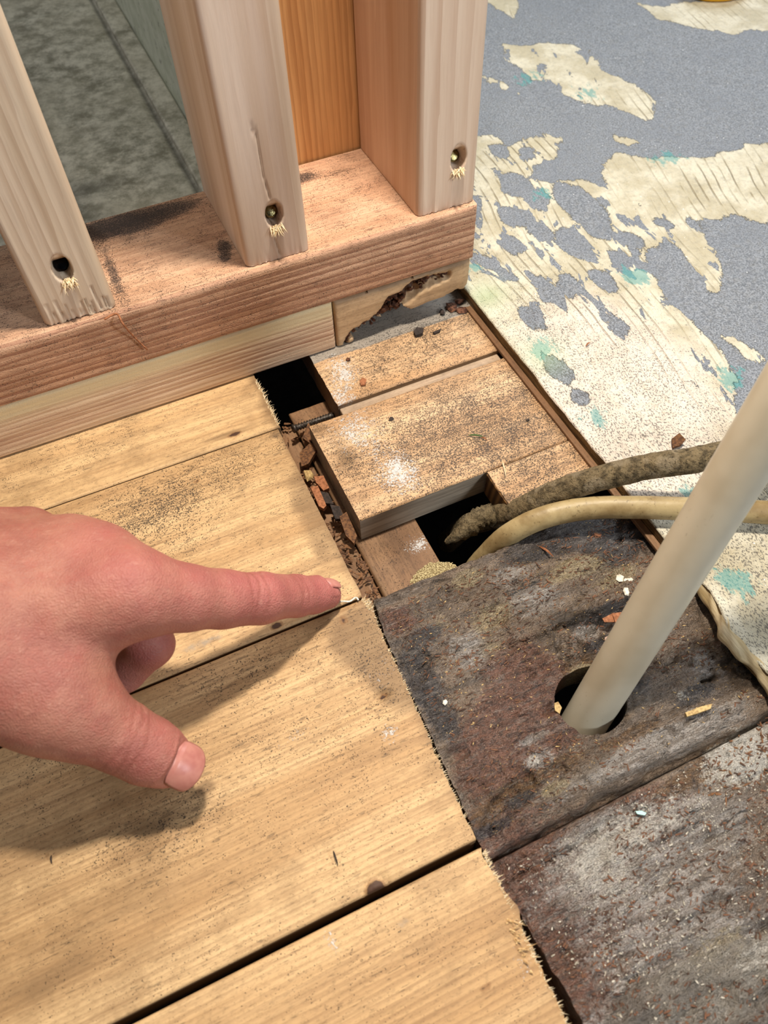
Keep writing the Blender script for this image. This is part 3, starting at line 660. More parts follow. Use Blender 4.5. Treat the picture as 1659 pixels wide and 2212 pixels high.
# the lap along its near edge
lip = box('lap_joint', (xa0+.001, -.0518, -.014), (-.004, -.0455, -.0035), M['lap'], pa, .0008)
def relb(X, Y):
    c = at(860, 1010)
    return .0003*fbm(X*300, Y*300, 31, 3)
lmb = [('chalk', 860, 1020, .012, .015, 1.2), ('chalk', 770, 930, .016, .018, .85), ('dirt', 745, 985, .008, .02, .8), ('dirt', 690, 930, .006, .006, .8), ('mold', 1000, 900, .07, .03, .9), ('mold', 1100, 950, .06, .04, .9), ('mold', 850, 990, .02, .02, .6),
       ('knot', 1008, 992, .0028, .0016, .55), ('dirt', 1008, 992, .006, .003, .5), ('dirt', 1130, 790, .02, .008, .7), ('dirt', 1120, 980, .03, .003, .55), ('knot', 730, 1008, .002, .001, .9)]
pb = plank('subfloor_plank', -.1385, RX, -.1302, -.0535, M['plank_f'], 'raised speckled board with white dust and a grey sawn long side above the slot', allmarks(lmb, dict(dirt=lambda X, Y: .7*np.exp(-np.abs(X+.001)/.003))), relief=relb, step=.0016, zt=.0, round_r=.0012)
lmc = [('mold', 1170, 1010, .04, .03, 1.0), ('dirt', 1110, 1070, .008, .004, .9), ('grey', 1240, 1000, .02, .003, .3)]
pc = plank('subfloor_plank', -.0590, RX, -.1560, -.1306, M['plank_f'], 'small speckled board stub with notched end beside the black opening and cables', allmarks(lmc, dict(dirt=lambda X, Y: .7*np.exp(-np.abs(X+.001)/.003)+.6*np.exp(-np.abs(X+.059)/.002))), step=.0016, ragl=lambda y: edgew(y, 25, .0006))
# end grain of the notch: swirled knot
kk = NT('end_grain'); w = kk.wave(60, 'X', 4, 60, 2, kk.map((1, 1, 1), (.0, .147, .014)), 'SIN', 'RINGS')
M['end_grain'] = kk.done(kk.mix(kk.rng(w, .3, .7), lin((150, 110, 64)), lin((84, 56, 30))), .7, kk.bump(w, .0006, .8))

eg = box('end_grain', (-.0597, -.1550, -.0188), (-.0586, -.1315, -.0010), M['end_grain'], pc, .0004)

# joists under the slot
jz = -.0202
def joist(name, x0, x1, y0, y1, zt, label, seed, rel=.0005, lm=None, mat='joist'):
    xs = gridlines(x0, x1, .0015); ys = gridlines(y0, y1, .0022)
    o = slab(name, xs, ys, None, lambda X, Y: zt+round_edge(np.minimum(np.minimum(X-x0, x1-X), np.minimum(Y-y0, y1-Y)), .0015)+rel*fbm(X*240, Y*50, seed, 4), .16, M[mat], allmarks([]) if lm is None else lm)
    return tag(o, label, 'joist', 'floor joists')
lmj = dict(chalk=lambda X, Y: 1.0*blob(X, Y, *at(905, 1175, jz)[:2], .008, .006), grey=lambda X, Y: X*0, mold=lambda X, Y: .6+0*X, dirt=lambda X, Y: .3+.8*blob(X, Y, -.150, -.17, .012, .02),
           knot=lambda X, Y: .75*np.exp(-(np.abs(X+.1215)/.0006)**2)*(np.abs(Y+.148) < .012)+.7*np.exp(-(np.abs(X+.1125)/.0005)**2)*(np.abs(Y+.152) < .008))
j1 = joist('floor_joist', -.1420, -.1040, -.75, -.0200, jz, 'brown floor joist seen through the opening beside the fingertip', 41, .0004, lmj)
j2 = joist('floor_joist', -.1850, -.1424, -.75, -.0290, jz-.003, 'dark splintered joist along the left side of the open slot', 44, .0016)
# patch of tan sawdust on the joist
def pile(name, cx, cy, z0, rx, ry, h, mat, label, cat, seed, n=40, kind=None, keep=None):
    xs = np.linspace(cx-rx, cx+rx, n); ys = np.linspace(cy-ry, cy+ry, n)
    def top(X, Y):
        q = np.hypot((X-cx)/rx, (Y-cy)/ry)*(1+.25*fbm(X*300, Y*300, seed))
        return z0+h*np.clip(1-q*q, 0, 1)*(.7+.6*fbm(X*600, Y*600, seed+3))
    o = slab(name, xs, ys, None, top, -z0+.0003, mat, keep=lambda X, Y: np.hypot((X-cx)/rx, (Y-cy)/ry)*(1+.25*fbm(X*300, Y*300, seed)) < 1)
    return tag(o, label, cat, None, kind)
kd = NT('sawdust'); M['sawdust'] = kd.done(kd.mix(kd.rng(kd.noise(1400, 3), .38, .6), lin((214, 196, 146)), lin((120, 100, 64))), .9, kd.bump(kd.noise(1500, 3), .0012, 1))
pile('sawdust', -.1115, -.1690, jz+.0002, .014, .0085, .0018, M['sawdust'], 'pale yellow sawdust heaped on the brown joist by the black opening', 'sawdust', 51, kind='stuff')

# ================================================================ ROTTEN DARK BOARDS
PHX, PHY = -.0795, -.2705
def D_relief(seed):
    crA = pix([(1200, 1340), (1250, 1325), (1290, 1330), (1350, 1310), (1400, 1300)], -.003)
    pit = pix([(1195, 1345), (1215, 1325), (1290, 1320), (1370, 1300), (1420, 1315), (1400, 1400), (1340, 1450), (1270, 1430), (1210, 1420)], -.003)
    crB = pix([(900, 1440), (1000, 1400), (1060, 1390)], -.003); crC = pix([(1100, 1395), (1180, 1370), (1265, 1280)], -.003)
    chan = pix([(1035, 1785), (1070, 1720), (1140, 1660), (1165, 1690), (1130, 1740), (1060, 1800)], -.003)
    fib = pix([(1050, 1800), (1180, 1660), (1300, 1600), (1480, 1520), (1659, 1460), (1659, 1540), (1450, 1650), (1180, 1800)], -.003)
    def f(X, Y):
        z = .0026*fbm(X*45, Y*90, seed, 5)+.0012*fbm(X*190, Y*380, seed+4, 3)+.0022*np.abs(fbm((X+.3*Y)*60, Y*200, seed+9, 4))-.0016*sstep(.12, .35, fbm(X*60, Y*120, seed+13, 5))
        ar = sstep(.02, -.004, sdpoly(X, Y, pit))
        z = z-.0085*sstep(.0012, -.0008, sdpoly(X, Y, pit)+.0015*fbm(X*200, Y*260, 3))*(.6+.7*fbm(X*110, Y*190, 9, 4))
        z = z+ar*.0052*fbm(X*110, Y*150, seed+8, 4)
        for c_, w_, dp in ((crA, .0034, .009), (crB, .0008, .002), (crC, .0009, .0025)):
            z = z-dp*np.exp(-((sdline(X, Y, c_)+.0006*fbm(X*300, Y*300, 2))/w_)**2)
        ff = sstep(.004, -.002, sdpoly(X, Y, fib)); z = z+ff*(.0016*fbm((X+Y*.0)*30, (Y-.10*X)*330, seed+2, 3)-.0006)
        z = z-.0035*sstep(.001, -.001, sdpoly(X, Y, chan)+.0012*fbm(X*250, Y*250, 5))
        q = np.hypot(X-PHX, Y-PHY); z = z-.0012*np.exp(-((q-.017)/.006)**2)*(X > PHX-.005)
        for (u, v, r, dp) in ((1520, 1468, .0022, .006), (1538, 1465, .0015, .005), (1075, 1785, .002, .005), (1275, 1800, .0035, .004), (1215, 1650, .006, .0015), (1110, 1500, .012, -.0005)):
            c = at(u, v, -.003); z = z-dp*blob(X, Y, c[0], c[1], r, r*.7)
        return z
    return f
def sumb(lst):
    pts = [(at(u, v, -.003), rx, ry, a) for (u, v, rx, ry, a) in lst]
    return lambda X, Y: sum(a*blob(X, Y, c[0], c[1], rx, ry) for c, rx, ry, a in pts)
dat = dict(
    damp=lambda X, Y: sstep(.003, -.004, sdpoly(X, Y, pix([(1300, 2212), (1340, 2140), (1450, 2085), (1560, 2035), (1750, 1980), (1800, 2400), (1300, 2400)], -.003))),
    brown=sumb([(1150, 1480, .020, .026, 1.2), (1090, 1600, .016, .020, .9), (1020, 1650, .010, .02, .6), (860, 1340, .012, .010, .8), (1180, 1560, .015, .012, .7), (1300, 1960, .06, .04, .6), (1150, 2000, .03, .05, .7), (1230, 2130, .02, .03, .8), (1400, 1750, .03, .01, .6), (1550, 1400, .01, .01, .5)]),
    umber=sumb([(1100, 1330, .02, .006, .7), (1280, 1430, .016, .008, 1.0), (1210, 1650, .012, .004, 1.1), (1120, 1700, .012, .004, 1.0), (1370, 1580, .02, .003, .9), (1500, 1680, .03, .005, .9), (1560, 1620, .02, .008, .7), (1500, 1870, .05, .006, .6), (1350, 1400, .01, .01, .6), (1050, 1760, .01, .01, .6), (1440, 2060, .04, .008, .8)]),
    black=sumb([(1180, 1170, .03, .010, 1.1), (1330, 1170, .022, .014, 1.1), (900, 1450, .012, .02, .7), (960, 1560, .008, .02, .7), (1330, 1318, .016, .004, 1.6), (1260, 1330, .008, .004, 1.4), (1300, 1385, .014, .004, 1.0), (1500, 1500, .016, .006, .7), (1130, 1720, .01, .004, .9), (1240, 1490, .006, .006, 1.0), (1060, 1790, .012, .003, 1.0), (1380, 1480, .010, .006, .6), (930, 1370, .01, .008, .6)]),  # rot-black, with cable shadow and pit shade painted into the same mask
    silver=sumb([(1150, 1300, .02, .012, .7), (1100, 1240, .02, .006, .6), (1010, 1400, .014, .014, .7), (1270, 1360, .010, .006, .8), (1170, 1640, .008, .004, 1.0), (1160, 1590, .012, .003, .8), (1330, 1650, .04, .006, .8), (1500, 1580, .04, .006, .8), (1530, 1430, .016, .010, .7), (1360, 1860, .05, .02, .7), (1280, 1800, .02, .006, .7), (1500, 1800, .03, .012, .7), (1500, 2130, .05, .03, .9), (1400, 1120, .008, .01, .6)]),
    sand=sumb([(1010, 1250, .010, .006, .9), (1060, 1330, .014, .008, .8), (1240, 1230, .018, .007, .95), (1330, 1250, .014, .006, .8), (1200, 1700, .008, .003, 1.0), (1260, 1440, .010, .003, .7), (1060, 1400, .012, .008, .5), (1550, 2050, .02, .01, .5), (1340, 1790, .02, .01, .35), (950, 1330, .01, .01, .4)]),
    lime=sumb([(1610, 1640, .022, .010, 1.25), (1650, 1600, .014, .010, 1.0), (1560, 1620, .010, .004, .7), (1330, 1800, .03, .012, .5), (1420, 1770, .03, .012, .45), (1280, 1880, .015, .012, .55), (1370, 1930, .03, .012, .4), (1155, 1640, .004, .003, .9), (1330, 1155, .01, .01, .35), (1530, 1410, .010, .006, .6), (1470, 1500, .006, .004, .7), (1600, 1500, .008, .004, .6), (1650, 2060, .02, .010, .7), (1490, 1540, .004, .003, .7), (1320, 1390, .005, .004, .8)]))
def wetlab(lst): return lst
rD = D_relief(61)
d1y0 = -.3125; 
def d1_rel(X, Y):
    z = rD(X, Y); w = .0035*fbm(X*45, X*0, 77, 3)
    return z-.006*sstep(d1y0+.004+w, d1y0+.001+w, Y)
d1 = plank('rotted_plank', -.1520, RX, d1y0, -.1772, M['rotten'], 'blackened rotten floorboard with a round hole that the pipe comes out of', dat, step=.00125, zt=-.003, relief=d1_rel, holes=[(PHX, PHY, .0178, .0160)], round_r=.002, ragl=lambda y: edgew(y, 33, .0004)+np.interp(y, [-.312, -.24, -.20, -.178], [-.0066, -.0040, -.0026, .0004]))
d1['category'] = 'plank'
def d2_rel(X, Y):
    z = rD(X, Y); gx = sdline(X, Y, pix([(1080, 1915), (1160, 1870), (1230, 1830), (1290, 1795)], -.003)); z = z-.0022*np.exp(-((gx+.0004*fbm(X*300, Y*300, 3))/.0007)**2)
    z = z+.0012*fbm(X*60, Y*150, 91, 4)
    gx = sdline(X, Y, pix([(1330, 2150), (1440, 2085), (1560, 2030), (1700, 1990)], -.003)); z = z-.002*np.exp(-(gx/.003)**2)
    gx = sdline(X, Y, pix([(1500, 1830), (1580, 1790), (1700, 1770)], -.003)); z = z-.0012*np.exp(-(gx/.0012)**2)
    return z
d2 = plank('rotted_plank', -.1545, RX, -.4380, -.3135, M['rotten'], 'crusty brown rotten floorboard with white lime patches, next nearer after the pipe board', dat, step=.0015, zt=-.0045, relief=d2_rel, round_r=.002, ragl=lambda y: edgew(y, 36, .0006)+np.interp(y, [-.438, -.37, -.345, -.335, -.315], [-.0006, .0006, -.0008, -.0016, -.0044]))
d4 = plank('floor_near_right', -.1560, RX, -.5680, -.4395, M['rotten'], None, dat, step=.006, zt=-.005, relief=lambda X, Y: .0012*fbm(X*30, Y*60, 95, 4), round_r=.003); del d4['group']; del d4['category']; tag(d4, kind='structure')

# torn paper-like veneer hanging from the underlayment edge
def veneer():
    ys = np.linspace(-.318, -.243, 60); V = []; F = []
    for i, y in enumerate(ys):
        f = i/59; bul = math.sin(f*math.pi); e = float(ply_edge(np.array([y]))[0])
        for j, t in enumerate(np.linspace(0, 1, 7)):
            x = e+.0015-(.003+.004*bul*abs(math.sin(f*7+1)))*t+.0005*math.sin(f*40+j); z = GZ+.0028*bul-.007*t**1.6*(.7+.3*math.sin(f*9))
            V.append((x, y, z+.0002))
    n = len(V); V += [(x+.0006, y, z-.0008) for x, y, z in V]
    for i in range(59):
        for j in range(6):
            a = i*7+j; F.append([a, a+1, a+8, a+7]); F.append([n+a, n+a+7, n+a+8, n+a+1])
    for i in range(59):
        a = i*7; F.append([a, a+7, n+a+7, n+a]); a = i*7+6; F.append([a, n+a, n+a+7, a+7])
    for j in range(6):
        F.append([j, n+j, n+j+1, j+1]); a = 59*7+j; F.append([a, a+1, n+a+1, n+a])
    return V, F
V, F = veneer()
kv = NT('veneer'); M['veneer'] = kv.done(kv.mix(kv.rng(kv.noise(200, 4, kv.map((1, .15, 1))), .35, .65), lin((210, 194, 158)), lin((168, 146, 104))), .6, kv.bump(kv.noise(300, 3, kv.map((1, .1, 1))), .0008, .8))
mesh_obj('torn_veneer', V, F, M['veneer'], floor)
# dirty edge strip in the groove
kg = box('groove_strip', (-.0046, -.235, -.0004), (-.0006, -.002, .0022), M['joist'], floor, .0006)

# ================================================================ FRAMING
ZP = .076; YS = .0046
FR = -.82
def fuzz_edge(X, s): return .0006*fbm(X*350, X*0, s, 3)
# bottom plate: relief on the front, a relief of its own on top comes from the shader
def framing_board(name, x0, x1, z0, z1, depth, mat, label, seed, step=.002, r=.0022, extra=None, attrs=None, yoff=0.0, keep=None, cat='lumber', loc=None):
    xs = gridlines(x0, x1, step); zs = gridlines(z0, z1, .0014, .0024)
    def top(X, Z):
        c = -yoff+round_edge(np.minimum(np.minimum(Z-z0, z1-Z), np.minimum(X-x0, x1-X)), r)+.00025*fbm(X*20, Z*400, seed, 3)
        if extra is not None: c = c+extra(X, Z)
        return c
    o = slab(name, xs, zs, None, top, depth, mat, attrs, frame='xz', keep=keep, loc=loc)
    return tag(o, label, cat)
pmold = lambda A, B: A*0
plate = framing_board('bottom_plate', FR, 0.0, .0382, ZP, .089, M['plate'], 'reddish fir bottom plate that all the studs stand on', 3, loc=(0, 0, 0))
lb = framing_board('sill_board', FR, -.0976, .0004, .0378, .089, M['lower_board'], 'pale ridged sill board beneath the bottom plate, left of the rotted block', 6, yoff=.0012)
# rotted block: the front face is eaten away along a jagged channel
RB0, RB1 = -.0968, -.0008
fz = lambda u, v: (lambda p: (p[0], p[2]))(at(u, v, 0.0, 1))
solid = [fz(*q) for q in [(722, 660), (742, 772), (762, 762), (768, 742), (766, 728), (800, 705), (828, 690), (838, 665), (852, 655), (880, 668), (890, 672), (930, 655), (960, 645), (990, 628), (1003, 630), (1015, 615), (1021, 590), (1018, 563)]]
solid = [(RB0-.002, .0375)]+[(RB0-.002, .0)]+[q for q in solid[1:-1]]+[(RB1+.003, .03), (RB1+.003, .0375)]
chan = [fz(*q) for q in [(748, 742), (760, 722), (800, 700), (828, 678), (845, 655), (875, 645), (900, 625), (925, 612), (955, 602), (966, 598)]]
def rb_keep(X, Z): return sdpoly(X, Z, solid)+.0006*fbm(X*500, Z*500, 5, 3) < 0
def rb_rel(X, Z):
    w = np.interp(X, [-.09, -.07, -.045, -.02], [.0016, .0026, .0058, .0026])
    d = sdline(X, Z, chan)+.0011*fbm(X*420, Z*420, 8, 3)
    g = sstep(w*1.4, w*.5, d)
    z = -.007*g*(.75+.6*fbm(X*380, Z*380, 12, 4))
    e = -sdpoly(X, Z, solid)
    return z-.0015*np.exp(-e/.001)-.0016*sstep(-.012, 0, X)*np.clip((X+.012)/.012, 0, 1)**2*1.0
rb = framing_board('sill_block', RB0, RB1, .0006, .0376, .020, M['rot_board'], 'old sill block under the plate end, its bottom rotted away in a jagged brown cavity', 9, step=.0009, extra=rb_rel, keep=rb_keep, yoff=.0006,
    attrs=dict(knot=lambda X, Z: .95*sstep(.0024, .0010, sdline(X, Z, chan)+.0008*fbm(X*420, Z*420, 8, 3)-np.interp(X, [-.09, -.045, -.02], [.0, .0015, .0])), dirt=lambda X, Z: .55*sstep(.031, .037, Z)+.3*np.exp(-(-sdpoly(X, Z, solid))/.002)))
# crumbling inner core of the block and its remains behind
rcx = np.array([RB0+.004, -.004])
def core():
    xs = np.linspace(RB0+.001, RB1-.002, 120); ys = np.linspace(.021, .088, 40)
    def zf(X, Y): return np.clip(.016+.012*fbm(X*70, Y*90, 3, 4)+.010*np.abs(X+.05)/.05, .006, .036)
    V = []; F = []
    X, Y = np.meshgrid(xs, ys, indexing='ij'); Z = zf(X, Y); n, mm = X.shape
    V = np.concatenate([np.stack([X.ravel(), Y.ravel(), Z.ravel()], 1), np.stack([X.ravel(), Y.ravel(), np.full(X.size, .0374)], 1)])
    idx = np.arange(n*mm).reshape(n, mm); q = np.stack([idx[:-1, :-1], idx[1:, :-1], idx[1:, 1:], idx[:-1, 1:]], -1).reshape(-1, 4)
    F = [q[:, ::-1], q+n*mm]
    per = list(idx[:, 0])+list(idx[-1, 1:])+list(idx[-2::-1, -1])+list(idx[0, -2:0:-1])
    per = np.array(per); nx = np.roll(per, -1); F.append(np.stack([per, nx, nx+n*mm, per+n*mm], 1))
    return mesh_obj('rotted_core', V, np.concatenate(F), M['rot_crumb'], rb)
core()
def crumb(V, F, c, r, rnd, flat=.6):
    "a faceted irregular lump"
    t = (1+5**.5)/2
    ico = [(-1, t, 0), (1, t, 0), (-1, -t, 0), (1, -t, 0), (0, -1, t), (0, 1, t), (0, -1, -t), (0, 1, -t), (t, 0, -1), (t, 0, 1), (-t, 0, -1), (-t, 0, 1)]
    fi = [(0, 11, 5), (0, 5, 1), (0, 1, 7), (0, 7, 10), (0, 10, 11), (1, 5, 9), (5, 11, 4), (11, 10, 2), (10, 7, 6), (7, 1, 8), (3, 9, 4), (3, 4, 2), (3, 2, 6), (3, 6, 8), (3, 8, 9), (4, 9, 5), (2, 4, 11), (6, 2, 10), (8, 6, 7), (9, 8, 1)]
    a = rnd.uniform(0, 6.28); b = len(V); sx, sy, sz = rnd.uniform(.7, 1.4), rnd.uniform(.6, 1.1), rnd.uniform(.5, 1)*flat
    for v in ico:
        v = np.array(v)/1.9*rnd.uniform(.7, 1.2)*r; v = v*np.array([sx, sy, sz])
        V.append(np.array([v[0]*math.cos(a)-v[1]*math.sin(a), v[0]*math.sin(a)+v[1]*math.cos(a), v[2]])+np.array(c))
    F += [[b+i for i in f] for f in fi]
rnd = random.Random(12)
V = []; F = []
for i in range(150):                       # brown crumbs lodged in the channel
    t = rnd.random(); j = rnd.randrange(len(chan)-1); p = np.array(chan[j])*(1-t)+np.array(chan[j+1])*t
    crumb(V, F, (p[0]+rnd.gauss(0, .0010), .0058+rnd.uniform(-.0035, .0035), p[1]+rnd.gauss(0, .0013)), rnd.uniform(.0006, .0019), rnd, .8)
mesh_obj('rot_crumbs', V, F, M['rot_crumb'], rb, smooth=False)
V = []; F = []
for i in range(40):
    x = rnd.uniform(-.062, -.028); crumb(V, F, (x, rnd.uniform(.006, .02), .015+rnd.uniform(-.004, .004)+.2*(x+.05)), rnd.uniform(.0014, .0034), rnd, 1)
mesh_obj('rot_crumbs', V, F, M['rot_crumb'], rb, smooth=False)

ZT = .62
def stud(x0, w, mat, label, hole, seed, attrs=None, splits=(), depth=.0844, rag=.0005, wob=None):
    x1 = x0+w; z0 = ZP+.0002
    xs = gridlines(x0, x1, .0007, .0030); zs = np.concatenate([gridlines(z0, .135, .0008, .0016), np.linspace(.138, ZT, 170)])
    hx, hz = hole
    root = empty('stud', (x0+w/2, YS+.044, z0)); tag(root, label, 'stud', 'wall studs')
    def top(X, Z):
        c = -YS+round_edge(np.minimum(X-x0, x1-X), .003)+.00012*fbm(X*300, Z*8, seed, 3)
        # slanted pocket for the toe-screw: deep at its lower end
        q = np.hypot((X-hx-.0002)/.0045, (Z-hz)/.0080)
        dp = .0115*sstep(1.12, .80, q)*np.clip(.10+.90*(hz+.0060-Z)/.0085, .1, 1.0)
        c = c-dp
        c = c-rag*np.clip(fbm(X*700, Z*60, seed+2, 3)+.35, 0, 1)*np.exp(-(Z-z0)/.004)*2.0
        for P in splits:
            d = sdline(X, Z, P)+.0002*fbm(X*600, Z*200, 3); c = c-.0012*np.exp(-(d/.0004)**2)
        return c
    al = {'knot': lambda X, Z: sum((.62*np.exp(-(sdline(X, Z, P)/.0004)**2) for P in splits), X*0)+.5*np.exp(-((np.hypot((X-hx)/.0046, (Z-hz)/.0082)-1)/.10)**2), 'dirt': lambda X, Z: .5*np.exp(-(Z-z0)/.003)}  # knot: shade painted into splits, pocket rim darkened; dirt: darker towards the foot
    if attrs: al.update(attrs)
    o = slab('stud_body', xs, zs, lambda s, t: (s, t+(t < z0+.0001)*.0006*(fbm(s*500, s*0, seed+9, 3)+.4)*1.0), top, YS and (YS+depth)-0.0, mat, al, frame='xz', parent=root)
    # screw head deep in the pocket
    rn = random.Random(seed); c0 = np.array([hx+.0003, YS+.0072, hz-.0022]); ax = np.array([0, -.75, .66])
    P = [c0-ax*.012, c0-ax*.001, c0-ax*.0009, c0+ax*.0004, c0+ax*.0008]
    V, F = tube(P, [.0012, .0014, .0036, .0037, .0026], 20, up=(1, 0, 0)); sc = mesh_obj('screw', V, F, M['black_screw' if seed == 1 else 'screw'], root)
    # torn fibres under the pocket
    V = []; F = []
    base = np.array([hx+.0004, YS-.0004, hz-.0074])
    for i in range(44):
        p = base+np.array([rn.gauss(0, .0016), rn.uniform(-.0006, .0012), rn.uniform(-.0006, .0012)])
        d = np.array([rn.gauss(0, .45), -.45+rn.gauss(0, .25), -.8+rn.gauss(0, .3)]); d /= np.linalg.norm(d); l = rn.uniform(.002, .0062)
        sd = np.cross(d, [0, 1, 0]); sd /= np.linalg.norm(sd); w_ = rn.uniform(.0002, .0005); t_ = np.cross(sd, d)*.00015; bend = np.array([rn.gauss(0, .3), -.2, rn.gauss(0, .2)])*l*.5
        b = len(V); V += [p-sd*w_+t_, p+sd*w_+t_, p-t_*1.0, p+d*l*.5+bend*.4-sd*w_, p+d*l*.5+bend*.4+sd*w_, p+d*l*.5+bend*.4-t_*2, p+d*l+bend]
        F += [[b, b+1, b+4, b+3], [b+1, b+2, b+5, b+4], [b+2, b, b+3, b+5], [b+3, b+4, b+6], [b+4, b+5, b+6], [b+5, b+3, b+6]]
    fb = mesh_obj('torn_fibres', V, F, M['pale_fibre'], root, smooth=False)
    return root
sp2 = [[fz(*q) for q in [(612, 562), (606, 545), (600, 528), (603, 508), (594, 490)]], [fz(*q) for q in [(590, 440), (575, 390), (560, 300), (548, 285)]]]
rq = random.Random(31)
sp1 = []
for q in range(15):
    x_ = -.2545+.0335*(q+rq.random()*.7)/15; z_ = ZP+rq.uniform(0, .003); sp1.append([(x_, z_), (x_-rq.uniform(-.0004, .0008), z_+rq.uniform(.004, .014)*(.5+abs(q-7)/9))])
s1 = stud(-.2567, .038, M['stud_a'], 'leftmost stud with straight grain and a ragged sawn foot, black screw in its pocket', (-.2373, .1078), 1, splits=sp1, rag=.0009)
s2 = stud(-.1445, .038, M['stud_b'], 'middle stud with a cracked foot and peeling pinkish grain on its front', (-.1245, .1045), 2, splits=sp2)
s3 = stud(-.0382, .038, M['stud_c'], 'right-hand stud at the end of the bottom plate', (-.0130, .1070), 5)
bs = box('stud', (-.1062, .0906, .0096), (-.0174, .1285, ZT), M['stud_d'], bev=.002)
tag(bs, 'orange-brown stud turned flat behind the right-hand stud, closing the corner', 'stud', 'wall studs')

# reddish splinter hanging off the plate edge by the left stud
V, F = tube(catmull([at(225, 690, ZP+.001), at(252, 678, ZP+.0016), at(262, 690, ZP-.001)+np.array([0, -.004, 0]), at(290, 728, -.0035, 1), at(318, 755, -.003, 1)], 8), [.0006]*17+[.0005]*16, 6, up=(.3, .2, 1))
tag(mesh_obj('wood_splinter', V, F, M['chip_orange']), 'long thin reddish splinter hanging over the plate edge by the left stud', 'splinter')

# ================================================================ PIPE AND CABLES
pb0 = at(1299, 1500, -.003); ptop = atd(1640, 945, .283); dv = (ptop-pb0)/np.linalg.norm(ptop-pb0)
P = [pb0-dv*.25, pb0-dv*.1, pb0, pb0+dv*.1, pb0+dv*.2, pb0+dv*.42]
def ringpipe():
    r = .0108; V = []; F = []; seg = 64
    s_ = np.cross(dv, [0, 1, 0]); s_ /= np.linalg.norm(s_); w = np.cross(s_, dv)
    prof = [(-.25, r), (.0, r), (.1, r), (.30, r), (.44, r), (.4405, r-.0006), (.4405, r-.0028), (.0, r-.003), (-.25, r-.003)]
    for (h, q) in prof:
        for k in range(seg): an = 2*math.pi*k/seg; V.append(pb0+dv*h+q*(math.cos(an)*s_+math.sin(an)*w))
    for i in range(len(prof)-1):
        for k in range(seg): a = i*seg+k; b = i*seg+(k+1) % seg; F.append([a, b, b+seg, a+seg])
    return V, F
V, F = ringpipe()
tag(mesh_obj('plastic_pipe', V, F, M['pvc']), 'cream plastic water pipe rising at a slant out of the rotten board', 'pipe')
rn = np.random.RandomState(3)
def cable_obj(name, pts, rad, mat, label, flat=1.0, amp=.0, seed=1, cat='cable'):
    C_ = catmull(pts, 22); nd = rn.rand(4096)
    f = lambda i, k: amp*(float(fbm(np.array([i*.35]), np.array([(k % 24)*.5 if k < 12 else (24-k)*.5]), seed, 3)[0]))
    V, F = tube(C_, rad, 24, flat, disp=f if amp else None)
    return tag(mesh_obj(name, V, F, mat), label, cat)
c1 = [atd(965, 1172, .50), atd(1010, 1135, .47), at(1060, 1120, -.022), at(1120, 1102, -.004), at(1200, 1064, .012), at(1290, 1035, .024), at(1400, 1008, .034), at(1500, 994, .040), at(1620, 968, .043), at(1750, 950, .040), at(1900, 960, .03)]
cable_obj('cable', c1, .0068, M['dirty_cable'], 'dirt-caked dark cable arching out of the black opening, upper of the two', 1.0, .06, 4)
c2 = [at(1010, 1330, -.10), at(1015, 1250, -.045), at(1060, 1190, -.016), at(1110, 1148, .001), at(1180, 1116, .010), at(1270, 1098, .013), at(1370, 1096, .016), at(1500, 1100, .018), at(1640, 1106, .018), at(1800, 1120, .017)]
cable_obj('cable', c2, .0062, M['tan_cable'], 'tan cable curving out of the black opening, lower of the two', .85, .02, 6)
# crusty stub in the hole
V, F = tube(catmull([at(962, 1172, -.022), at(1000, 1148, -.016), at(1035, 1120, -.012), at(1065, 1112, -.012)], 8), np.concatenate([np.linspace(.0012, .006, 12), np.linspace(.006, .006, 13)]), 14, disp=lambda i, k: .3*math.sin(i*1.7+k*2.1)*.6)
tag(mesh_obj('broken_root', V, F, M['dirty_cable'], smooth=True), 'crusty dark pointed stub sticking out in the black opening', 'debris')

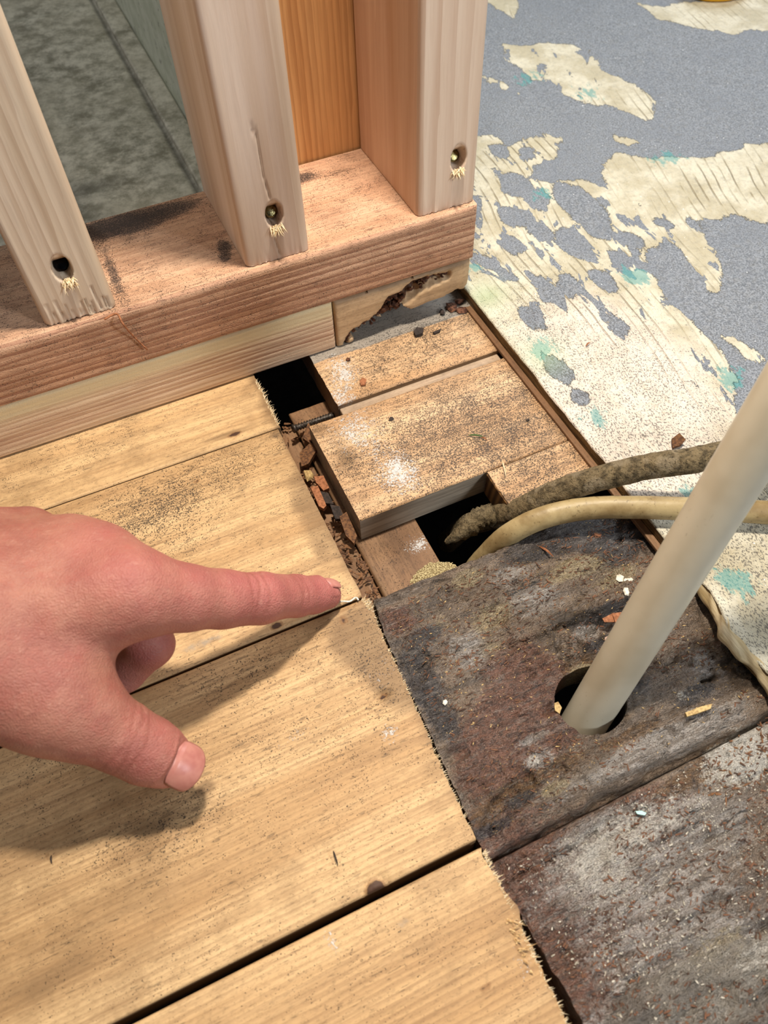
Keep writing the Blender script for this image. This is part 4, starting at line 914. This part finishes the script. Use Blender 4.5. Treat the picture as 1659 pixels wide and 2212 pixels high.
# ================================================================ HAND
def hand():
    J = lambda u, v, z, r: (at(u, v, z), r)
    Wc = at(-110, 1330, .088)
    I = [J(282, 1284, .080, .0158), J(400, 1291, .067, .0140), J(480, 1294, .0545, .0126), J(565, 1292, .0420, .0116), J(640, 1287, .0240, .0101), J(676, 1285, .0155, .0091), J(703, 1284, .0095, .0080)]
    TB = [J(20, 1470, .074, .0185), J(110, 1512, .066, .0180), J(190, 1553, .056, .0158), J(262, 1592, .045, .0139), J(320, 1622, .036, .0133), J(366, 1644, .0285, .0108)]
    knM = J(225, 1212, .078, .0152); knR = J(150, 1186, .074, .0146); knP = J(60, 1163, .067, .0138)
    # middle finger curled beneath
    mA = knM; mB = J(325, 1392, .046, .0088); mC = J(268, 1452, .030, .0080)
    mD = np.array(mC[0])+np.array([-.018, .006, -.001])
    caps = []
    def cap(a, ra, b, rb, g): caps.append((np.array(a, float), ra, np.array(b, float), rb, g))
    for a, b in zip(I[:-1], I[1:]): cap(a[0], a[1], b[0], b[1], 'I')
    for a, b in zip(TB[:-1], TB[1:]): cap(a[0], a[1], b[0], b[1], 'T')
    wr = Wc
    wI = at(-90, 1400, .084); wM = at(-100, 1310, .090); wR = at(-110, 1235, .088); wP = at(-110, 1180, .080)
    cap(wI, .0175, I[0][0], .0158, 'P'); cap(wM, .0175, knM[0], .0154, 'P'); cap(wR, .0175, knR[0], .0148, 'P'); cap(wP, .0170, knP[0], .0140, 'P')
    cap(at(-90, 1455, .078), .0185, TB[1][0], .0178, 'P')
    cap(wr, .022, wr+np.array([-.16, -.03, .035]), .030, 'P'); cap(wr+np.array([0, -.016, 0]), .021, wr+np.array([-.16, -.055, .035]), .028, 'P')
    cap(TB[1][0]+np.array([.002, .01, .002]), .0165, (I[0][0]*.6+wI*.4)-np.array([0, .002, .012]), .0150, 'P')
    # curled fingers
    cap(knM[0], .0135, mB[0], .0100, 'M'); cap(mB[0], .0100, mC[0], .0088, 'M'); cap(mC[0], .0088, mD, .0078, 'M')
    rB = np.array(mB[0])+np.array([-.006, .018, -.001]); rC = np.array(mC[0])+np.array([-.006, .018, 0])
    cap(knR[0], .0130, rB, .0098, 'R'); cap(rB, .0098, rC, .0086, 'R')
    pB = rB+np.array([-.012, .014, -.002]); pC = rC+np.array([-.010, .014, -.001]); cap(knP[0], .0125, pB, .009, 'Q'); cap(pB, .009, pC, .008, 'Q')
    h = .0010
    allp = np.array([c[0] for c in caps]+[c[2] for c in caps]); lo = allp.min(0)-.04; hi = allp.max(0)+.04; lo[0] = -.44
    n = np.ceil((hi-lo)/h).astype(int); gx = [lo[i]+h*np.arange(n[i]) for i in range(3)]
    X, Y, Z = [g.astype(np.float32) for g in np.meshgrid(*gx, indexing='ij')]
    def sd(c):
        a, ra, b, rb, g = c; e = b-a; L2 = e@e
        wx, wy, wz = X-a[0], Y-a[1], Z-a[2]
        t = np.clip((wx*e[0]+wy*e[1]+wz*e[2])/L2, 0, 1)
        return np.sqrt((wx-e[0]*t)**2+(wy-e[1]*t)**2+(wz-e[2]*t)**2)-(ra+(rb-ra)*t)
    def smin(a, b, k): hh = np.clip(.5+.5*(b-a)/k, 0, 1); return b*(1-hh)+a*hh-k*hh*(1-hh)
    gr = {}
    for c in caps:
        d = sd(c); k_ = {'P': .016, 'I': .003, 'T': .004}.get(c[4], .003)
        gr[c[4]] = d if c[4] not in gr else smin(gr[c[4]], d, k_)
    D = gr['P']; D = smin(D, gr['I'], .012); D = smin(D, gr['T'], .012)
    F3 = np.minimum(np.minimum(gr['M'], gr['R']), gr['Q']); F3 = smin(smin(gr['M'], gr['R'], .0015), gr['Q'], .0015)
    D = smin(D, F3, .0035)
    # finger pads are slightly flattened where they rest
    # surface nets
    S_ = D < 0
    c0 = S_[:-1, :-1, :-1].astype(np.int8)
    cnt = sum(S_[i:n[0]-1+i, j:n[1]-1+j, k2:n[2]-1+k2].astype(np.int8) for i in (0, 1) for j in (0, 1) for k2 in (0, 1))
    act = (cnt > 0) & (cnt < 8); ids = -np.ones(act.shape, np.int64); ai = np.argwhere(act); ids[act] = np.arange(len(ai))
    acc = np.zeros((len(ai), 3)); num = np.zeros(len(ai))
    cor = [(i, j, k2) for i in (0, 1) for j in (0, 1) for k2 in (0, 1)]
    val = {c_: D[ai[:, 0]+c_[0], ai[:, 1]+c_[1], ai[:, 2]+c_[2]] for c_ in cor}
    for a in cor:
        for b in cor:
            if a < b and sum(abs(a[i]-b[i]) for i in range(3)) == 1:
                va, vb = val[a], val[b]; m_ = (va < 0) != (vb < 0); t = np.where(m_, va/(va-vb+1e-12), 0)
                for ax in range(3): acc[:, ax] += np.where(m_, a[ax]+(b[ax]-a[ax])*t, 0)
                num += m_
    Vv = (ai+acc/num[:, None])*h+lo
    Fs = []
    for ax in range(3):
        o1, o2 = [(1, 2), (2, 0), (0, 1)][ax]
        sl = [slice(0, None)]*3
        A = S_; sa = [slice(None)]*3; sb = [slice(None)]*3; sa[ax] = slice(0, -1); sb[ax] = slice(1, None)
        ch = np.argwhere(A[tuple(sa)] != A[tuple(sb)])
        ch = ch[(ch[:, o1] > 0) & (ch[:, o2] > 0) & (ch[:, o1] < n[o1]-1) & (ch[:, o2] < n[o2]-1)]
        ins = A[ch[:, 0], ch[:, 1], ch[:, 2]]
        def g(d1, d2):
            q = ch.copy(); q[:, o1] -= d1; q[:, o2] -= d2; return ids[q[:, 0], q[:, 1], q[:, 2]]
        q = np.stack([g(1, 1), g(0, 1), g(0, 0), g(1, 0)], 1)
        q[~ins] = q[~ins][:, ::-1]; q = q[(q >= 0).all(1)]; Fs.append(q)
    Fq = np.concatenate(Fs)
    # relax
    e = np.concatenate([Fq[:, [0, 1]], Fq[:, [1, 2]], Fq[:, [2, 3]], Fq[:, [3, 0]]]); 
    for it in range(4):
        s_ = np.zeros_like(Vv); c_ = np.zeros(len(Vv))
        np.add.at(s_, e[:, 0], Vv[e[:, 1]]); np.add.at(s_, e[:, 1], Vv[e[:, 0]]); np.add.at(c_, e[:, 0], 1); np.add.at(c_, e[:, 1], 1)
        Vv = Vv*.5+.5*s_/c_[:, None]
    # outward normals from faces
    fn = np.cross(Vv[Fq[:, 2]]-Vv[Fq[:, 0]], Vv[Fq[:, 3]]-Vv[Fq[:, 1]]); vnm = np.zeros_like(Vv)
    for i in range(4): np.add.at(vnm, Fq[:, i], fn)
    vnm /= np.linalg.norm(vnm, axis=1)[:, None]+1e-12
    # creases
    crease = np.zeros(len(Vv)); disp = np.zeros(len(Vv))
    def band(chain, s0, w, dep, tilt=0.0, dorsal=None, arc=.9):
        nonlocal crease, disp
        Ps = np.array([c_[0] for c_ in chain]); seg = np.linalg.norm(np.diff(Ps, axis=0), axis=1); cum = np.concatenate([[0], np.cumsum(seg)])
        p = np.array([np.interp(s0, cum, Ps[:, j]) for j in range(3)]); p2 = np.array([np.interp(s0+.002, cum, Ps[:, j]) for j in range(3)]); r = np.interp(s0, cum, [c_[1] for c_ in chain])
        t = (p2-p)/np.linalg.norm(p2-p); dv_ = Vv-p; al = dv_@t; rad = np.linalg.norm(dv_-al[:, None]*t, axis=1)
        sdv = np.cross(t, [0, 0, 1]); lat = dv_@sdv
        al = al+tilt*lat+.0007*np.sin(lat*420+s0*900)
        m_ = (rad < r*1.35)
        if dorsal is not None:
            dd = ((dv_-al[:, None]*t)@np.array(dorsal))/(rad+1e-9); m_ = m_*sstep(arc-1.0, arc-.4, dd)
        g_ = np.exp(-(al/w)**2)*m_; disp -= dep*g_; crease = np.maximum(crease, g_)
    L = lambda ch: float(np.sum(np.linalg.norm(np.diff(np.array([c_[0] for c_ in ch]), axis=0), axis=1)))
    li, lt = L(I), L(TB)
    for ds, w_, dp in ((-.0034, .0007, .00016), (-.0008, .0008, .00030), (.0022, .0007, .00020)):
        band(I, li-.025+ds, w_, dp, .25, (0, .3, .95), .8)
        band(I, li-.053+ds*1.5, w_, dp*1.2, .1, (0, .2, .97), .8)
        band(TB, lt-.022+ds*1.4, w_, dp*1.1, -.15, (0, -.2, .97), .8)
    # veins/tendons
    up = np.clip(vnm[:, 2], 0, 1)
    for k_, (kn, wv) in enumerate(((I[0][0], wI), (knM[0], wM), (knR[0], wR))):
        e_ = kn-wv; t = np.clip((Vv-wv)@e_/(e_@e_), 0, 1); d = np.linalg.norm((Vv-wv-t[:, None]*e_)[:, :2], axis=1); disp += .0006*np.exp(-(d/.004)**2)*up*sstep(.1, .4, t)*sstep(1.0, .8, t)
    disp += .0004*fbm(Vv[:, 0]*60, Vv[:, 1]*60+Vv[:, 2]*40, 7, 3)
    # nails and their beds
    nails = []
    def nail(center, axis, dorsal, rad, ln, wang, label=None):
        nonlocal disp
        axis = axis/np.linalg.norm(axis); dorsal = dorsal-axis*(dorsal@axis); dorsal /= np.linalg.norm(dorsal); side = np.cross(dorsal, axis)
        nails.append((center, axis, dorsal, side, rad, ln, wang))
        dv_ = Vv-center; al = dv_@axis; la = dv_@side; up_ = dv_@dorsal
        q = np.maximum(np.abs(al)/(ln*.5), np.abs(la)/(rad*math.sin(wang)))
        disp += np.where(up_ > 0, .00045*np.exp(-((q-1.16)/.12)**2), 0)
        disp -= np.where(up_ > 0, .0007*sstep(1.08, .95, q), 0)
    ax = I[-1][0]-I[-3][0]; nail(I[-1][0]+ax/np.linalg.norm(ax)*.0002, ax, np.array([.12, .62, .78]), .0082, .0120, 1.05)
    ax = TB[-1][0]-TB[-3][0]; nail(TB[-1][0]+ax/np.linalg.norm(ax)*.0035, ax, np.array([.25, -.35, .9]), .0120, .0150, .95)
    Vv = Vv+vnm*disp[:, None]
    # keep the pads out of the wood
    Vv[:, 2] = np.where(Vv[:, 2] < .0006, .0006+(Vv[:, 2]-.0006)*.05, Vv[:, 2])
    tip = I[-1][0]; dI = np.linalg.norm(Vv-tip, axis=1)
    pink = np.exp(-(dI/.03)**2)*.7+.5*sum(blob(Vv[:, 0], Vv[:, 1], kn[0], kn[1], .012) for kn in (I[0][0], I[3][0], knM[0]))
    pink += .5*np.exp(-(np.linalg.norm(Vv-TB[-2][0], axis=1)/.018)**2)+.45*sstep(-.28, -.22, Vv[:, 0])
    viol = np.clip(.8*np.exp(-(np.linalg.norm(Vv-mC[0], axis=1)/.018)**2), 0, 1)
    root = mesh_obj('hand', Vv, Fq, M['skin'], attrs=dict(pink=np.clip(pink, 0, 1), violet=viol, crease=np.clip(crease, 0, 1)))
    tag(root, 'bare left hand and wrist of a person, index finger pointing at the board end', 'hand')
    for (c_, ax, do, sd_, r, ln, wa) in nails:
        V = []; F = []; nu, nv = 18, 18
        for lay in (0, 1):
            for i in range(nu):
                a = -1+2*i/(nu-1)
                for j in range(nv):
                    b = -1+2*j/(nv-1)
                    # rounded outline, flatter than the finger
                    endr = 1-.34*abs(b)**2.4 if a > 0 else 1-.42*abs(b)**2.2
                    al = a*ln*.5*endr; an = b*wa*(1-.10*abs(a)**3)
                    rr = (r+.0002)*(1.0-.0*a)-(.0006 if lay else 0)
                    tipdrop = .0012*max(0, a)**2+(.0006*(a < -.7))
                    V.append(c_+ax*al+do*(rr*math.cos(an)*.93-tipdrop+r*.07)+sd_*rr*math.sin(an)*.97)
        n_ = nu*nv
        for i in range(nu-1):
            for j in range(nv-1):
                q = i*nv+j; F.append([q, q+1, q+nv+1, q+nv]); F.append([n_+q, n_+q+nv, n_+q+nv+1, n_+q+1])
        per = [j for j in range(nv)]+[i*nv+nv-1 for i in range(1, nu)]+[(nu-1)*nv+j for j in range(nv-2, -1, -1)]+[i*nv for i in range(nu-2, 0, -1)]
        for a, b in zip(per, per[1:]+per[:1]): F.append([b, a, n_+a, n_+b])
        mesh_obj('fingernail', V, F, M['nail'], root)
    return root
HAND = hand()

# ================================================================ DEBRIS
def flake(pts, z, th, mat, name, label, cat, tilt=(0, 0), group=None, seed=1):
    "a thin broken chip with its own thickness; outline given on the surface it lies on"
    P = [at(u, v, z) for u, v in pts]; c = np.mean(P, 0); rn_ = random.Random(seed)
    up = [p+np.array([0, 0, th*(1+.3*rn_.random())+tilt[0]*(p[0]-c[0])+tilt[1]*(p[1]-c[1])]) for p in P]
    lo_ = [q-np.array([0, 0, th]) for q in up]
    dz = min(q[2] for q in lo_)-z-.0001
    up = [q-np.array([0, 0, dz]) for q in up]; lo_ = [q-np.array([0, 0, dz]) for q in lo_]; n_ = len(P)
    F = [list(range(n_)), list(range(n_, 2*n_))[::-1]]+[[i, n_+i, n_+(i+1) % n_, (i+1) % n_] for i in range(n_)]
    if np.cross(up[1]-up[0], up[2]-up[1])[2] < 0: F = [f[::-1] for f in F]
    return tag(mesh_obj(name, up+lo_, F, mat, smooth=False), label, cat, group)
def lump(u, v, z, r, mat, name, label, cat, seed, flat=.6, group=None):
    V = []; F = []; c = at(u, v, z); crumb(V, F, c, r, random.Random(seed), flat); V = np.array(V); V[:, 2] += z-V[:, 2].min()
    return tag(mesh_obj(name, V, F, mat, smooth=False), label, cat, group)
def needle(p, q, r, mat, name, label, cat, group=None, bow=.001):
    p = np.array(p); q = np.array(q); mid = (p+q)/2+np.array([0, 0, bow])
    V, F = tube(catmull([p, mid, q], 4), [r*.4, r*.8, r, r, r, r, r*.8, r*.6, r*.3], 5, up=(.1, .1, 1))
    return tag(mesh_obj(name, V, F, mat, smooth=False), label, cat, group)
dz_ = -.0022
for (u, v, r, s_, t_) in ((1338, 1250, .0022, 1, 'white paint crumb behind the pipe, farthest of the row of three'), (1358, 1254, .0022, 2, 'white paint crumb nearest to the pipe in the row of three'), (1352, 1280, .0026, 3, 'round white paint crumb, nearest to the viewer of the row of three')):
    lump(u, v, dz_, r, M['chip_white'], 'paint_crumb', t_, 'paint crumb', s_, .5, 'white paint crumbs by the pipe')
flake([(1300, 1338), (1322, 1328), (1350, 1325), (1355, 1333), (1330, 1345), (1305, 1345)], -.0005, .0006, M['chip_orange'], 'wood_chip', 'orange wood sliver lying over the rotten pit left of the pipe', 'wood chip', (.1, .2))
flake([(1322, 1330), (1330, 1330), (1340, 1358), (1333, 1356)], .0004, .0005, M['chip_orange'], 'wood_chip', 'narrow orange wood sliver crossing the larger one left of the pipe', 'wood chip', (.1, .1))
flake([(1305, 1380), (1340, 1365), (1358, 1352), (1350, 1395), (1330, 1405), (1308, 1398)], -.0012, .0008, simple('chip_pink', (196, 168, 150), .8, (170, 140, 122), 500), 'wood_chip', 'pinkish grey bark-like flake against the left side of the pipe', 'wood chip', (.15, .1))
needle(at(1165, 1180, dz_+.0008), at(1195, 1202, dz_+.0010), .0006, M['chip_orange'], 'wood_splinter', 'small orange splinter on the blackened board below the cables', 'splinter')
flake([(1283, 1152), (1300, 1155), (1296, 1160), (1284, 1157)], dz_, .0004, M['chip_orange'], 'wood_chip', 'tiny orange fleck on the black board just under the tan cable', 'wood chip')
flake([(1196, 1522), (1204, 1520), (1212, 1532), (1208, 1544), (1198, 1537)], dz_, .0012, M['chip_tan'], 'wood_chip', 'cream chip on the left rim of the pipe hole', 'wood chip', (.2, .1))
lump(962, 1518, dz_, .0018, M['chip_white'], 'paint_crumb', 'white crumb on the blackened board near the sawn board end', 'paint crumb', 7)
flake([(1372, 1753), (1385, 1752), (1396, 1757), (1392, 1762), (1376, 1759)], -.0035, .0005, M['chip_teal'], 'paint_chip', 'pale turquoise paint flake on the brown crusty board', 'paint chip')
flake([(1478, 1542), (1510, 1530), (1535, 1524), (1532, 1534), (1500, 1545), (1482, 1550)], dz_, .0015, M['chip_tan'], 'wood_chip', 'long pale wood flake right of the pipe base', 'wood chip', (.05, .1))
flake([(777, 827), (783, 822), (792, 826), (790, 834), (780, 835)], .0003, .0010, M['chip_orange'], 'wood_chip', 'bright orange chip in the white dust on the board under the rotted block', 'wood chip', (.3, .2))
needle(at(1012, 940, .0012), at(1046, 944, .0010), .0005, M['chip_green'], 'grass_blade', 'green dry needle on the speckled board', 'grass blade')
needle(at(1040, 945, .0010), at(1052, 951, .0008), .0005, M['chip_orange'], 'wood_splinter', 'tiny orange splinter beside the green needle', 'splinter')
lump(1140, 908, .0004, .0015, M['chip_dark'], 'dirt_crumb', 'single dark crumb on the speckled board near the groove', 'crumb', 9, .4)
lump(845, 905, .0004, .0018, M['chip_dark'], 'dirt_crumb', 'dark grey flake on the speckled board beside the white dust', 'crumb', 10, .3)
needle(at(1084, 995, .0004), at(1093, 1030, .0014), .0004, M['pale_fibre'], 'wood_splinter', 'pale thin splinter on the notched board stub', 'splinter')
flake([(893, 722), (900, 716), (915, 718), (912, 726), (898, 730)], .0003, .0022, M['chip_dark'], 'bark_flake', 'dark bark flake on the board in front of the rotted block, left of two', 'bark flake', (.1, .2))
flake([(935, 720), (952, 714), (950, 719), (938, 724)], .0003, .0012, M['chip_dark'], 'bark_flake', 'thin dark bark flake in front of the rotted block, right of two', 'bark flake')
for i, (u, v, r, s_, t_) in enumerate(((975, 665, .0048, 21, 'large dark brown rot flake in the corner by the groove, left of the cluster'), (992, 655, .0042, 22, 'brown rot flake at the back of the cluster in the corner by the groove'), (1000, 672, .0040, 23, 'brown rot flake nearest the groove in the corner cluster'), (955, 676, .0028, 24, 'small black rot crumb left of the flake cluster in the corner'))):
    lump(u, v, .0003, r, M['rot_crumb'] if i < 3 else M['chip_dark'], 'rot_flake', t_, 'rot flake', s_, .45, 'rot flakes in the corner')
lump(752, 778, .0003, .0022, M['rot_crumb'], 'rot_flake', 'orange-brown rot crumb at the left foot of the rotted block', 'rot flake', 31, .5)
flake([(1448, 955), (1462, 948), (1476, 960), (1468, 968), (1452, 970)], GZ+.0008, .0012, M['chip_brown'], 'wood_chip', 'curled brown shaving on the glued floor above the dark cable', 'wood chip', (.4, .2))
needle(at(1265, 748, GZ+.0014), at(1275, 740, GZ+.0016), .0005, M['chip_orange'], 'wood_splinter', 'tiny red-brown splinter on the glued floor', 'splinter')
lump(1348, 1079, .0145, .0022, M['chip_dark'], 'dirt_crumb', 'fuzzy dark crumb stuck between the two cables', 'crumb', 41, .8)
needle(at(720, 1838, .0010), at(730, 1868, .0012), .0004, M['chip_dark'], 'wood_splinter', 'dark hair-like splinter on the widest board', 'splinter')
needle(at(111, 1848, .0010), at(112, 1864, .0010), .0004, M['chip_dark'], 'wood_splinter', 'short dark splinter on the widest board near the left edge', 'splinter')
# curls of paint near fingertip
V, F = tube(catmull([at(728, 1300, .0012), at(742, 1299, .003), at(756, 1299, .002), at(768, 1291, .0012), at(774, 1296, .002)], 6), .0005, 6)
tag(mesh_obj('paint_curl', V, F, M['chip_white']), 'thin curled white fibre just beyond the fingertip', 'fibre')
# slot debris: chips lying on the joists between the board ends
rnd = random.Random(77)
sl = [('chip_brown', [(648, 985), (672, 965), (690, 975), (668, 1010), (652, 1015)], 'brown split wood chunk low in the slot below the screw'),
      ('chip_brown', [(655, 955), (668, 925), (678, 940), (672, 965)], 'dark brown chunk wedged in the slot beside the raised board'),
      ('chip_orange', [(680, 1040), (700, 1035), (712, 1060), (700, 1068), (684, 1052)], 'orange broken chip in the slot below the pale lump'),
      ('chip_orange', [(672, 1060), (688, 1058), (706, 1098), (700, 1105), (690, 1100)], 'flat orange-brown strip along the left side of the slot'),
      ('chip_dark', [(690, 1070), (710, 1072), (722, 1095), (700, 1095)], 'blackish chip in the middle of the slot'),
      ('chip_brown', [(735, 1130), (750, 1120), (772, 1165), (765, 1180), (748, 1165)], 'brown wedge of wood at the near end of the slot'),
      ('chip_dark', [(715, 1105), (735, 1105), (745, 1128), (725, 1130)], 'black charred chip in the slot near the raised board corner')]
for i, (mt, P_, t_) in enumerate(sl):
    flake(P_, -.0170+.0009*i % .003, .0028, M[mt], 'wood_chip', t_, 'wood chip', (rnd.uniform(-.3, .3), rnd.uniform(-.3, .3)), 'chips in the slot', i)
lump(668, 1030, -.0165, .0048, M['chip_tan'], 'sawdust_lump', 'pale yellowish lump lying in the slot', 'lump', 52, .6)
# screw lying across the slot
sa = at(634, 926, -.010); sb = at(705, 902, -.016); sv = (sb-sa)/np.linalg.norm(sb-sa); Ls = np.linalg.norm(sb-sa)+.006
pts = []; rr = []
for i in range(121):
    t = i/120; pts.append(sa+sv*Ls*t); rr.append(.0016+.0007*max(0, math.sin(t*2*math.pi*15)) if t > .06 else .0030-.02*t)
V, F = tube(pts, rr, 14, up=(.2, .2, 1)); tag(mesh_obj('lag_screw', V, F, M['steel']), 'dull grey threaded screw lying across the slot', 'screw')
# brown block below the far void
lj = joist('blocking', -.1540, -.1180, -.0235, -.0205+.0, -.030, 'x', 3) if False else None
# yellow item at the top edge
yc = at(1548, -18, GZ); V = []; F = []
prof = [(0, .0), (.034, .0), (.037, .003), (.037, .010), (.034, .013), (.012, .0145), (0, .0147)]
for (r, zz) in prof:
    for k_ in range(48): an = 2*math.pi*k_/48; V.append((yc[0]+.0+r*math.cos(an), yc[1]+.010+r*math.sin(an), GZ+.0006+zz))
for i in range(len(prof)-1):
    for k_ in range(48): a = i*48+k_; b = i*48+(k_+1) % 48; F.append([a, b, b+48, a+48])
tag(mesh_obj('yellow_lid', V, F, M['yellow']), 'yellow plastic lid just peeking in at the top edge of the photo', 'lid')

# sawdust grit strewn over the rotten boards and light boards
def grit(name, region, n, z, mat, label, seed, rr=(.00015, .00042), zf=None):
    r_ = np.random.RandomState(seed); V = []; F = []; 
    xs = r_.uniform(region[0], region[1], n); ys = r_.uniform(region[2], region[3], n)
    den = fbm(xs*50, ys*50, seed, 3); k_ = den > -.15; xs, ys = xs[k_], ys[k_]
    k_ = (np.hypot((xs-PHX)/.019, (ys-PHY)/.017) > 1); xs, ys = xs[k_], ys[k_]
    zz = zf(xs, ys) if zf is not None else np.full(len(xs), z)
    n = len(xs); rad = r_.uniform(*rr, n)*r_.uniform(.6, 1.0, n)
    tet = np.array([(1, 0, -.2), (-.5, .87, -.2), (-.5, -.87, -.2), (0, 0, .9)])
    an = r_.uniform(0, 6.28, n); el = r_.uniform(.6, 2.4, n)
    x = tet[None, :, 0]*el[:, None]; y = tet[None, :, 1]+0*x; 
    X = x*np.cos(an)[:, None]-y*np.sin(an)[:, None]; Y = x*np.sin(an)[:, None]+y*np.cos(an)[:, None]
    Vv = np.stack([xs[:, None]+X*rad[:, None], ys[:, None]+Y*rad[:, None], zz[:, None]+(tet[None, :, 2]+.2)*rad[:, None]], -1).reshape(-1, 3)
    b = np.arange(n)[:, None, None]*4; F = (np.array([(0, 2, 1), (0, 1, 3), (1, 2, 3), (2, 0, 3)])[None]+b).reshape(-1, 3)
    return tag(mesh_obj(name, Vv, F, mat, smooth=False), label, 'sawdust', None, 'stuff')
grit('sawdust_grains', (-.150, -.005, -.305, -.182), 5200, -.002, M['chip_tan'], 'fine tan sawdust grains strewn on the blackened pipe board', 5, rr=(.00012, .00032), zf=lambda x, y: -.0030+rD(x, y))
def litter(name, region, n, mat, label, seed, Lr, wr, zf, along=.5):
    r_ = np.random.RandomState(seed); V = []; F = []
    xs = r_.uniform(region[0], region[1], n); ys = r_.uniform(region[2], region[3], n)
    k_ = (fbm(xs*35, ys*45, seed, 3) > -.12) & (np.hypot((xs-PHX)/.020, (ys-PHY)/.018) > 1); xs, ys = xs[k_], ys[k_]; n = len(xs)
    zz = zf(xs, ys); an = r_.normal(0, 1, n)*along; L_ = r_.uniform(Lr[0], Lr[1], n)*r_.uniform(.4, 1, n); w_ = r_.uniform(wr[0], wr[1], n); tl = r_.uniform(-.1, .35, n)
    dx, dy = np.cos(an), np.sin(an); sx_, sy_ = -dy, dx
    P = []
    for (a, b, h) in ((-.5, -1, 0), (-.5, 1, 0), (.1, 1.2, .2), (.5, 0, 1), (.1, -1.2, .2)):
        for lift in (0, 1):
            P.append(np.stack([xs+dx*a*L_+sx_*b*w_*.5, ys+dy*a*L_+sy_*b*w_*.5, zz+.0001+h*tl*L_*.5+lift*w_*.45], 1))
    Vv = np.stack(P, 1).reshape(-1, 3); base = np.arange(n)[:, None]*10; F = []
    T = [(1, 3, 5), (1, 5, 9), (5, 7, 9), (0, 4, 2), (0, 8, 4), (4, 8, 6)]+[q for a, b in ((0, 2), (2, 4), (4, 6), (6, 8), (8, 0)) for q in ((a, b, b+1), (a, b+1, a+1))]
    F = np.concatenate([base+np.array(t)[None] for t in T])
    return tag(mesh_obj(name, Vv, F, mat, smooth=False), label, 'wood fibres', None, 'stuff')
zD1 = lambda x, y: -.0030+rD(x, y)
zD2 = lambda x, y: -.0045+d2_rel(x, y)
litter('wood_fibres', (-.150, -.006, -.305, -.185), 2600, M['rot_dark'], 'short brown wood fibres littering the blackened pipe board', 71, (.0012, .0045), (.0002, .0006), zD1, .7)
litter('pale_fibres', (-.150, -.006, -.305, -.185), 600, M['chip_tan'], 'sparse pale wood fibres littering the blackened pipe board', 72, (.0006, .0026), (.00012, .0004), zD1, .9)
litter('wood_fibres', (-.152, .0, -.430, -.316), 2200, M['rot_dark'], 'short brown wood fibres littering the crusty lime-stained board', 73, (.0012, .0040), (.0002, .0007), zD2, .7)
litter('pale_fibres', (-.152, .0, -.400, -.316), 800, M['chip_grey'], 'sparse white fibres and flakes on the crusty lime-stained board', 74, (.0005, .0022), (.0002, .0006), zD2, .9)
litter('brown_fibres', (-.060, -.004, -.335, -.312), 90, M['chip_brown'], 'light brown splinters gathered along the seam below the pipe board', 75, (.002, .0055), (.0003, .0008), zD2, 1.2)
litter('wood_fibres', (-.158, -.143, -.172, -.03), 260, M['chip_brown'], 'brown splinters lying in the open slot', 76, (.003, .008), (.0005, .0014), lambda x, y: jz+.0012+0*x, 1.2)
grit('lime_grains', (-.150, .0, -.375, -.318), 3600, -.003, M['chip_white'], 'white lime grains on the crusty brown board', 6, zf=lambda x, y: -.0045+d2_rel(x, y))
for o in bpy.data.objects:
    if '_loc' in o: del o['_loc']
